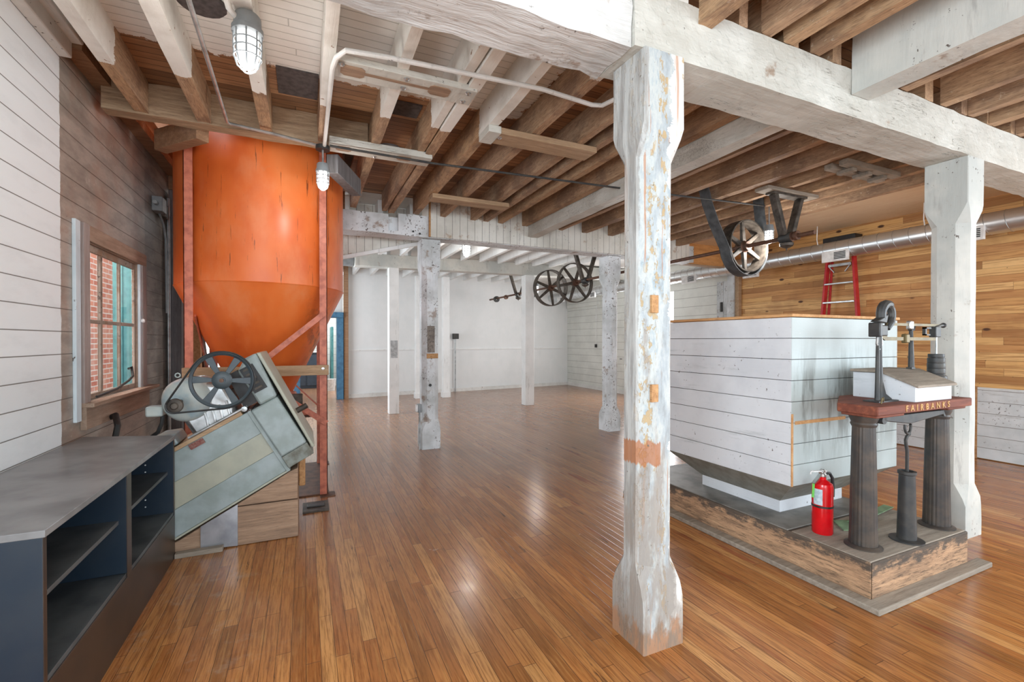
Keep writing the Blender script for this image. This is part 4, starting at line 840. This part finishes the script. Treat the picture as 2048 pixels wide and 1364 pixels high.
lt = bpy.data.objects.new('lettering', me); C.objects.link(lt); lt.parent = ps
# desk box with sloping lid
MB().prism([(1.385, 1.0), (1.70, 1.0), (1.70, 1.15), (1.545, 1.15), (1.385, 1.085)], 3.055, 3.44, 'x').build('desk_box', M['hopper'], ps, bevel=.002)
MB().prism([(1.365, 1.079), (1.365, 1.093), (1.545, 1.168), (1.71, 1.168), (1.71, 1.152), (1.545, 1.152)], 3.04, 3.455, 'x').build('lid', M['dusty'], ps, bevel=.003)
# pillars
pl = MB().tube([(2.90, 1.49, 1.0), (2.905, 1.49, 1.36)], [.012, .009]).tube([(2.93, 1.49, 1.0), (2.925, 1.49, 1.36)], [.012, .009]).box(2.895, 2.935, 1.485, 1.495, 1.0, 1.38)
pl.build('pillar', M['iron'], ps)
MB().prism([(2.93, 1.0), (3.03, 1.0), (3.03, 1.012), (2.975, 1.04), (2.945, 1.11), (2.94, 1.2), (2.93, 1.2)], 1.484, 1.496, 'y').prism([(2.84, 1.0), (3.03, 1.0), (3.03, 1.008), (2.84, 1.008)], 1.45, 1.53, 'y').build('pillar_bracket', M['iron'], ps)
MB().tube([(3.36, 1.545, 1.168), (3.355, 1.545, 1.40)], [.016, .010]).box(3.335, 3.375, 1.53, 1.56, 1.168, 1.178).prism([(3.33, 1.435), (3.39, 1.435), (3.375, 1.40), (3.345, 1.40)], 1.535, 1.555, 'y').build('pillar', M['iron'], ps)
# head with loop
pts = []
for k in range(17):
    a = math.radians(205 - 250*k/16); pts.append((2.985+.052*math.cos(a), 1.49, 1.485+.058*math.sin(a)))
pts += [(2.995, 1.49, 1.405)]
MB().tube(pts, [.024]*4 + [.026]*6 + [.020]*6 + [.024, .014]).build('loop_head', M['iron'], ps)
MB().box(2.872, 2.955, 1.465, 1.515, 1.365, 1.425).box(2.866, 2.895, 1.46, 1.52, 1.36, 1.44).prism([(2.86, 1.445), (2.95, 1.435), (2.97, 1.49), (2.92, 1.47)], 1.468, 1.512, 'y').build('fulcrum_block', M['iron'], ps, bevel=.006)
MB().tube([(2.90, 1.49, 1.365), (2.892, 1.49, 1.32), (2.915, 1.49, 1.29), (2.94, 1.49, 1.32), (2.932, 1.49, 1.365)], .006).build('shackle', M['steel'], ps)
MB().box(2.99, 3.56, 1.487, 1.493, 1.425, 1.440).build('beam_upper', M['brass'], ps)
MB().prism([(2.93, 1.36), (2.97, 1.34), (3.50, 1.34), (3.50, 1.358), (2.99, 1.36), (2.96, 1.40), (2.93, 1.40)], 1.486, 1.494, 'y').build('beam_lower', M['brass'], ps)
MB().box(3.205, 3.245, 1.478, 1.502, 1.405, 1.455).build('poise', M['silver'], ps, bevel=.006)
MB().box(3.16, 3.20, 1.476, 1.504, 1.325, 1.378).build('poise', M['brass'], ps, bevel=.006)
MB().box(3.375, 3.43, 1.482, 1.498, 1.37, 1.378).box(3.375, 3.39, 1.482, 1.498, 1.37, 1.42).box(3.375, 3.44, 1.482, 1.498, 1.41, 1.42).build('stop_frame', M['iron'], ps)
MB().box(3.47, 3.53, 1.472, 1.508, 1.36, 1.425).tube([(3.50, 1.49, 1.42), (3.56, 1.49, 1.432), (3.59, 1.49, 1.433)], .010).lathe([(0, 0), (.016, .004), (.016, .016), (0, .02)], (3.585, 1.49, 1.433), (1, 0, 0), 14).build('beam_end', M['iron'], ps, bevel=.004)
MB().tube([(3.515, 1.49, 1.365), (3.517, 1.49, 1.33), (3.515, 1.49, 1.16)], .0045).build('weight_rod', M['steel'], ps)
MB().lathe([(0, 0), (.055, 0), (.058, .01), (.05, .05), (.043, .055), (.043, .06), (0, .06)], (3.515, 1.49, 1.075), n=32).build('weight_hanger', M['iron'], ps)
for dx, dz, r_, h in ((-.0, .138, .042, .032), (0, .171, .042, .032), (.0, .204, .041, .03), (0, .236, .038, .022)):
    MB().lathe([(0, 0), (r_, 0), (r_+.001, .004), (r_+.001, h-.004), (r_, h), (0, h)], (3.515, 1.49, 1.0+dz), n=32).build('weight', M['iron'], ps)
# lever under the board, hook and the weight cylinder
MB().prism([(2.84, .905), (2.84, .928), (3.48, .93), (3.48, .905), (3.1, .872)], 1.425, 1.45, 'y').build('lever', M['iron'], ps, bevel=.004)
for x in (2.845, 3.47): MB().lathe([(.0, 0), (.022, 0), (.022, .03), (0, .03)], (x, 1.455, .91), (0, -1, 0), 16).build('lever_pivot', M['iron'], ps)
pts = [(3.095+.03*math.cos(math.radians(a)), 1.437, .85+.034*math.sin(math.radians(a))) for a in range(150, 395, 20)]
MB().tube(pts, .007).build('clevis', M['iron'], ps)
MB().tube([(3.110, 1.437, .825), (3.108, 1.437, .81), (3.088, 1.438, .80), (3.078, 1.439, .78), (3.085, 1.44, .75), (3.095, 1.44, .72), (3.095, 1.44, .3)], .0085).build('hook_rod', M['iron'], ps)
MB().lathe([(0, 0), (.08, 0), (.08, .007), (.052, .012), (.045, .012), (.037, .37), (.043, .375), (.043, .39), (.03, .392), (.03, .36), (0, .36)], (3.095, 1.44, zb), n=40).build('weight_cylinder', M['iron'], ps)
MB().tube([(2.80, 1.42, 1.001), (2.81, 1.42, 1.03), (2.84, 1.43, 1.012), (2.86, 1.44, 1.03)], .004).build('wire_clip', M['brass'], ps)
gs = MB()
p = [(2.93, 1.74), (3.12, 1.70), (3.2, 1.76), (3.45, 1.79), (3.78, 1.80), (3.80, 1.86)]
gs.prism([(2.90, 1.66), (3.10, 1.58), (3.16, 1.70), (3.0, 1.78)], .215, .221, 'z'); gs.bar((3.05, 1.70, .224), (3.565, 1.76, .230), .055, .005)
tag(gs.build('green_strap', M['green'], origin=(3.0, 1.7, .215)), 'folded green webbing strap lying on the platform behind the scale column', 'strap')
# ================================================================ FIRE EXTINGUISHER
ex = thing('fire_extinguisher', 'red fire extinguisher standing on the platform in front of the hopper', 'fire extinguisher', (2.765, 1.70, .214))
e0 = (2.765, 1.70, .214)
MB().lathe([(0, .004), (.05, 0), (.054, .006), (.054, .275), (.05, .29), (.03, .305), (.018, .312), (.018, .33), (0, .33)], e0, n=40).build('cylinder', M['extred'], ex)
MB().lathe([(.0548, .155), (.056, .156), (.056, .166), (.0548, .167)], e0, n=40, closed=True).build('retaining_band', M['black'], ex)
def sector(r, a0, a1, z0, z1, n=12):
    m = MB(); vs = []
    for k in range(n+1):
        a = math.radians(a0+(a1-a0)*k/n)
        vs += [(e0[0]+r*math.cos(a), e0[1]+r*math.sin(a), z0), (e0[0]+r*math.cos(a), e0[1]+r*math.sin(a), z1)]
    return m.add(vs, [(2*k, 2*k+2, 2*k+3, 2*k+1) for k in range(n)])
sector(.0549, 160, 212, .386, .478).build('label_sticker', M['lab'], ex)
MB().lathe([(0, .328), (.02, .328), (.02, .345), (.014, .35), (.014, .372), (0, .374)], e0, n=16).box(2.745, 2.785, 1.688, 1.712, .54+.02, .578).build('valve', M['silver'], ex, bevel=.003)
MB().bar((2.785, 1.695, .575), (2.695, 1.715, .578), .02, .006).tube([(2.695, 1.715, .578), (2.683, 1.718, .572), (2.684, 1.718, .562)], .004).build('upper_lever', M['plastic'], ex)
MB().bar((2.755, 1.70, .565), (2.70, 1.712, .508), .02, .006).build('lower_handle', M['silver'], ex)
MB().tube([(2.785, 1.70, .56), (2.815, 1.69, .558), (2.832, 1.685, .53), (2.835, 1.683, .47), (2.833, 1.683, .42)], .009).build('hose', M['black'], ex)
MB().bar((2.702, 1.712, .505), (2.700, 1.714, .425), .003, .012, (0, 1, 0)).build('inspection_tag', M['tag'], ex)['label'] = 'bright green inspection tag'
MB().bar((2.84, 1.695, .43), (2.84, 1.695, .49), .004, .02).build('hose_clip', M['plastic'], ex)

# ================================================================ LIGHTS
def caged_light(name, base, s, label, stem=0.0, pw=16, glow_s=1.0):
    bx, by, bz = base
    t = thing('caged_light', label, 'light', base, 'caged bulkhead lights')
    if stem: MB().tube([(bx, by, bz), (bx, by, bz-stem)], .008*s).build('stem', M['steel'], t)
    z = bz-stem
    MB().lathe([(0, 0), (.040*s, 0), (.046*s, -.008*s), (.048*s, -.05*s), (.054*s, -.052*s), (.054*s, -.07*s), (.04*s, -.072*s), (0, -.072*s)], (bx, by, z), n=32).build('housing', M['grey'], t)
    gl = MB().lathe([(0, -.070*s), (.036*s, -.070*s), (.038*s, -.09*s), (.038*s, -.15*s), (.033*s, -.18*s), (.02*s, -.195*s), (0, -.199*s)], (bx, by, z), n=28).build('glass_globe', M['glow'], t)
    cg = MB()
    for k in range(4):
        a = PI*k/4*2/2; 
        for sgn in (0, PI):
            ca, sa = math.cos(a+sgn), math.sin(a+sgn)
            cg.tube([(bx+r*s*ca, by+r*s*sa, z+h*s) for r, h in ((.047, -.07), (.047, -.12), (.045, -.16), (.034, -.195), (.012, -.212))], .0032*s, 6)
    for h, r in ((-.10, .047), (-.13, .047), (-.16, .046)): cg.tube([(bx+r*s*math.cos(2*PI*k/24), by+r*s*math.sin(2*PI*k/24), z+h*s) for k in range(24)], .0032*s, 6, closed=True)
    cg.tube([(bx+.012*s*math.cos(2*PI*k/12), by+.012*s*math.sin(2*PI*k/12), z-.212*s) for k in range(12)], .003*s, 6, closed=True)
    cg.build('wire_cage', M['grey'], t)
    d = bpy.data.lights.new('bulb', 'POINT'); d.energy = pw; d.shadow_soft_size = .06; d.color = (1, .97, .93)
    lo = bpy.data.objects.new('bulb', d); C.objects.link(lo); lo.parent = t; lo.location = (0, 0, -stem-.26*s)
    return t
caged_light('a', (-.235, 2.42, 2.825), 1.20, 'larger caged light under a joist at the upper left, arched white conduit into it', pw=5)
caged_light('b', (.125, 3.70, 2.755), .92, 'smaller caged light hanging in front of the orange bin', stem=.10, pw=5)
caged_light('c', (4.62, 3.42, 2.80), .95, 'caged light hanging behind the shaft hanger, right of the belt wheel', stem=.20, pw=16)
caged_light('d', (2.36, 7.0, 3.0), 1.5, 'bright caged light on the far room ceiling', pw=9)
caged_light('e', (4.62, 8.95, 2.86), 1.2, 'caged light in the far room, partly behind the overhead wheels', stem=.25, pw=8)
# conduits
o = MB().tube([(-.445, 1.0, 2.80), (-.45, 2.37, 2.80), (-.469, 3.58, 2.80), (-.455, 3.61, 2.80), (-.2, 3.66, 2.80), (.09, 3.70, 2.785)], .011).build('conduit', M['steel'], origin=(-.45, 2.4, 2.8)); tag(o, 'bare steel conduit from the top edge, bending to the smaller caged light', 'conduit')
o = MB().tube([(.135, 3.66, 2.775), (.135, 3.3, 2.777), (.137, 2.60, 2.777), (.15, 2.50, 2.777), (.19, 2.42, 2.777), (.4, 2.39, 2.777), (1.24, 2.33, 2.777), (1.60, 2.36, 2.777), (1.66, 2.34, 2.777), (1.70, 2.2, 2.777), (1.70, 1.85, 2.777)], .013).build('conduit', M['trimw'], origin=(.6, 2.4, 2.77)); tag(o, 'white painted conduit bending across the joists to the nearest post', 'conduit')
o = MB().tube([(-.36, 1.7, 3.0), (-.36, 2.05, 3.0), (-.335, 2.25, 2.93), (-.30, 2.36, 2.80), (-.275, 2.40, 2.79)], .013).build('conduit', M['trimw'], origin=(-.33, 2.2, 2.8)); tag(o, 'white arched conduit feeding the larger caged light', 'conduit')
o = MB().lathe([(0, 0), (.05, 0), (.05, -.03), (0, -.03)], (.125, 3.70, 2.785), n=24).build('conduit_box', M['iron'], origin=(.125, 3.7, 2.755)); tag(o, 'round dark conduit box above the smaller caged light', 'electrical box')
o = MB().tube([(.17, 3.62, 2.765), (.93, 3.61, 2.755), (2.62, 3.50, 2.76), (3.4, 3.46, 2.77), (4.55, 3.42, 2.80)], .009).build('cable_run', M['iron'], origin=(2.3, 3.5, 2.76)); tag(o, 'dark cable running under the joists toward the belt wheel', 'cable')

# ================================================================ LINE SHAFT, WHEELS, BELT
SX, SZ = 4.42, 2.375
ls = tag(MB().tube([(SX, 2.80, SZ-.005), (SX, 11.2, SZ+.03)], .021, 16).lathe([(.021, 0), (.045, .0), (.045, .03), (.034, .03), (.034, .05), (.05, .055), (.05, .075), (.021, .075)], (SX, 2.96, SZ), (0, 1, 0), 20, closed=True).build('line_shaft', M['rusty'], origin=(SX, 7, SZ)), 'long overhead steel drive shaft running toward the back wall', 'shaft')
def spoked(name, y, R_, wd, nsp, label, a_off=20, mat='ironold', cat='wheel', group='overhead wheels', rimt=.014):
    t = thing(name, label, cat, (SX, y, SZ), group)
    MB().lathe([(R_, -wd/2), (R_+.003, 0), (R_, wd/2), (R_-rimt, wd/2), (R_-rimt*.7, 0), (R_-rimt, -wd/2)], (SX, y, SZ), (0, 1, 0), 56, closed=True).build('rim', M[mat], t)
    MB().lathe([(.0215, -.07), (.05, -.07), (.055, -.03), (.065, -.02), (.065, .02), (.055, .03), (.05, .07), (.0215, .07)], (SX, y, SZ), (0, 1, 0), 28, closed=True).build('hub', M['rusty'], t)
    for k in range(nsp):
        a = math.radians(a_off + 360*k/nsp); d = Vector((math.cos(a), 0, math.sin(a))); n_ = Vector((-d.z, 0, d.x)); c0 = Vector((SX, y, SZ))
        p0, p1 = c0+d*.055, c0+d*(R_-.012)
        vs = []
        for p_, hw, hy in ((p0, .028, .02), (p1, .020, .014)):
            vs += [p_-n_*hw+Vector((0, -hy, 0)), p_+n_*hw+Vector((0, -hy, 0)), p_+n_*hw+Vector((0, hy, 0)), p_-n_*hw+Vector((0, hy, 0))]
        MB().add(vs, [(0, 1, 2, 3), (7, 6, 5, 4), (0, 4, 5, 1), (1, 5, 6, 2), (2, 6, 7, 3), (3, 7, 4, 0)]).build('spoke', M[mat], t, bevel=.006)
    return t
spoked('belt_wheel', 3.58, .285, .15, 6, 'iron spoked wheel with a wide hanging belt under it, above the hopper', 35)
spoked('pulley_wheel', 7.05, .355, .09, 6, 'right one of two large overlapping overhead spoked wheels', 12)
spoked('pulley_wheel', 7.95, .355, .13, 6, 'left one of two large overlapping overhead spoked wheels', 40)
# belt: hangs round the wheel, both ends up through the joists
bpts = [(3.80, 2.96)]
bpts += [(3.86, 2.78), (3.96, 2.58)]
for k in range(15):
    a = math.radians(180 + 12 + 170*k/14); bpts.append((SX+(.292+.03*math.sin(math.radians(12+170*k/14)))*math.cos(a), SZ+(.292+.03*math.sin(math.radians(12+170*k/14)))*math.sin(a)))
bpts += [(4.70, 2.52), (4.66, 2.75), (4.63, 2.96)]
bm_ = MB(); vs = []
for i, (x, z) in enumerate(bpts):
    a = Vector(bpts[max(i-1, 0)]); b = Vector(bpts[min(i+1, len(bpts)-1)]); d = (b-a).normalized(); n_ = Vector((-d.y, d.x))*.004
    y0, y1 = 3.50, 3.63
    vs += [(x-n_.x, y0, z-n_.y), (x+n_.x, y0, z+n_.y), (x+n_.x, y1, z+n_.y), (x-n_.x, y1, z-n_.y)]
n = len(bpts)
bm_.add(vs, [(i*4+k, i*4+(k+1) % 4, (i+1)*4+(k+1) % 4, (i+1)*4+k) for i in range(n-1) for k in range(4)] + [(3, 2, 1, 0), tuple((n-1)*4+k for k in range(4))])
tag(bm_.build('drive_belt', M['belt'], origin=(SX, 3.56, 2.05), ang=60), 'wide grey leather drive belt looped under the iron wheel', 'belt')
def hanger(y, label, spread=.30, plank_m='dusty', mat='ironold', plankx=(4.05, 4.81), zt=2.834):
    t = thing('shaft_hanger', label, 'hanger', (SX, y, zt-.04), 'shaft hangers')
    MB().box(plankx[0], plankx[1], y-.075, y+.075, zt-.035, zt).build('mounting_plank', M[plank_m], t, bevel=.006)
    zt2 = zt-.035
    for s in (-1, 1):
        MB().bar((SX+s*.20, y, zt2), (SX+s*.055, y, SZ+.02), .05, .075, (0, 1, 0)).build('arm', M[mat], t, bevel=.008)
    MB().box(SX-.25, SX+.25, y-.05, y+.05, zt2-.02, zt2).build('flange', M[mat], t, bevel=.005)
    MB().lathe([(.022, -.06), (.05, -.06), (.056, -.03), (.056, .03), (.05, .06), (.022, .06)], (SX, y, SZ), (0, 1, 0), 24, closed=True).build('bearing', M['brass' if mat == 'brassy' else 'iron'], t)
    MB().lathe([(0, -.135), (.006, -.13), (.006, -.11), (.035, -.10), (.06, -.085), (.065, -.06), (.045, -.05), (0, -.05)], (SX, y, SZ), (0, 0, 1), 20).build('drip_cup', M[mat], t)
    return t
hanger(3.08, 'near V shaped iron shaft hanger on a pale plank, above the hopper')
hanger(6.72, 'iron shaft hanger just in front of the two overlapping wheels', zt=2.868)
hanger(9.45, 'small dark hanger with a brass cup near the back wall', zt=2.868)
for y, r, lab in ((10.75, .075, 'small dark pulley near the far end of the overhead shaft'), (10.15, .05, 'small rusty collar on the overhead shaft behind the brass hanger'), (8.87, .15, 'dark flat pulley on the shaft just behind the square post')):
    o = MB().lathe([(.022, -.03), (r, -.03), (r+.002, 0), (r, .03), (.022, .03)], (SX, y, SZ+.01), (0, 1, 0), 28, closed=True).build('shaft_pulley', M['iron' if r != .05 else 'rusty'], origin=(SX, y, SZ)); tag(o, lab, 'pulley')

# ================================================================ DUCT, REGISTERS, LADDER, RIGHT WALL BITS
dt = thing('spiral_duct', 'round galvanised spiral duct along the right wall', 'duct', (6.66, 5, 2.6))
MB().tube([(6.66, -3.4, 2.585), (6.66, 12.0, 2.585)], .118, 36).build('pipe', M['duct'], dt)
db = MB()
for k in range(64):
    y = .9 + k*.165
    db.tube([(6.66+.1195*math.cos(2*PI*q/20), y+.02*math.sin(2*PI*q/20), 2.585+.1195*math.sin(2*PI*q/20)) for q in range(20)], .0028, 4, closed=True)
db.build('spiral_seam', M['steel'], dt)['kind'] = 'stuff'
for y in (2.9, 4.12): MB().tube([(6.57, y, 2.68), (6.55, y, 2.75), (6.56, y, 2.94)], .006).build('hanger_wire', M['plastic'], dt)
for i, (y0, y1, lab) in enumerate(((3.70, 4.04, 'white air register on the duct in front of the red ladder'), (6.30, 6.64, 'white air register on the duct beyond the belt wheel, over the white boards'), (2.37, 2.66, 'white air register on the duct just right of the cream post'), (5.02, 5.30, 'white air register on the duct partly behind the belt wheel'), (9.5, 9.85, 'white air register on the duct in the far room, nearer of the two'), (11.0, 11.35, 'white air register on the duct closest to the back wall'))):
    t = thing('air_register', lab, 'register', (6.53, (y0+y1)/2, 2.48), 'duct registers')
    dz = -.06 if i == 3 else 0
    MB().box(6.525, 6.56, y0, y1, 2.41+dz, 2.56+dz).build('frame', M['plastic'], t, bevel=.004)
    ym = y0+(y1-y0)*.52
    for k in range(5): MB().box(6.521, 6.526, y0+.03, ym, 2.44+k*.02+dz, 2.452+k*.02+dz).build('slat', M['black'], t)
ld = thing('step_ladder', 'red fibreglass step ladder with a black top cap leaning at the pine wall', 'ladder', (6.88, 4.05, 0))
yl = lambda z: .155 + (2.72-z)*.075
for s in (-1, 1):
    MB().bar((6.80, 3.98+s*yl(0), 0), (6.86, 3.98+s*yl(2.72), 2.70), .028, .075, (1, 0, 0)).build('rail', M['red'], ld, bevel=.003)
    MB().bar((6.95, 3.98+s*(yl(0)-.03), 0), (6.90, 3.98+s*(yl(2.72)-.03), 2.68), .022, .03, (1, 0, 0)).build('rear_rail', M['red'], ld, bevel=.003)
for k in range(8):
    z = .30 + k*.305*.865; z = 2.14 - (7-k)*.262
    MB().box(6.79, 6.87, 3.98-yl(z)+.01, 3.98+yl(z)-.01, z-.012, z+.012).build('step', M['silver'], ld, bevel=.004)
MB().box(6.80, 6.97, 3.98-.215, 3.98+.215, 2.71, 2.80).build('top_cap', M['black'], ld, bevel=.008)
MB().box(6.82, 6.84, 3.83, 4.13, 2.38, 2.42).build('spreader', M['silver'], ld, bevel=.003)
for s in (-1, 1): MB().bar((6.83, 3.98+s*.15, 2.40), (6.83, 3.98+s*.07, 2.30), .02, .01).build('step_brace', M['silver'], ld)
# plank door at far right with latch
pd = thing('plank_door', 'pale grey plank door leaf with a black latch at the end of the pine wall', 'door', (6.95, 6.2, 0))
for k in range(3): MB().box(7.16, 7.19, 5.93+k*.15, 6.076+k*.15, .02, 2.45).build('plank', M['postg'], pd, bevel=.003)
MB().box(7.13, 7.16, 6.24, 6.28, 1.88, 2.06).build('latch', M['iron'], pd, bevel=.004)
# panel box + conduit on the back wall, switch pull on far right wall
eb = thing('switch_box', 'dark electrical box with conduit down to the floor on the back wall', 'electrical box', (3.57, 11.5, 0))
MB().box(3.51, 3.65, 11.45, 11.58, 1.38, 1.52).build('box', M['iron'], eb, bevel=.006)
MB().tube([(3.58, 11.54, 0), (3.58, 11.54, 1.38)], .016).build('conduit', M['steel'], eb)
pc = thing('pull_switch', 'white wall cord with a small black switch on the far right wall', 'switch', (7.24, 10.5, 1.2))
MB().tube([(7.235, 10.45, 2.40), (7.235, 10.47, 1.22)], .006).build('cord', M['plastic'], pc)
MB().box(7.21, 7.25, 10.44, 10.50, 1.15, 1.24).build('switch', M['black'], pc, bevel=.003)
# loose strip of wood outside the reach: brown board end between beams at upper middle
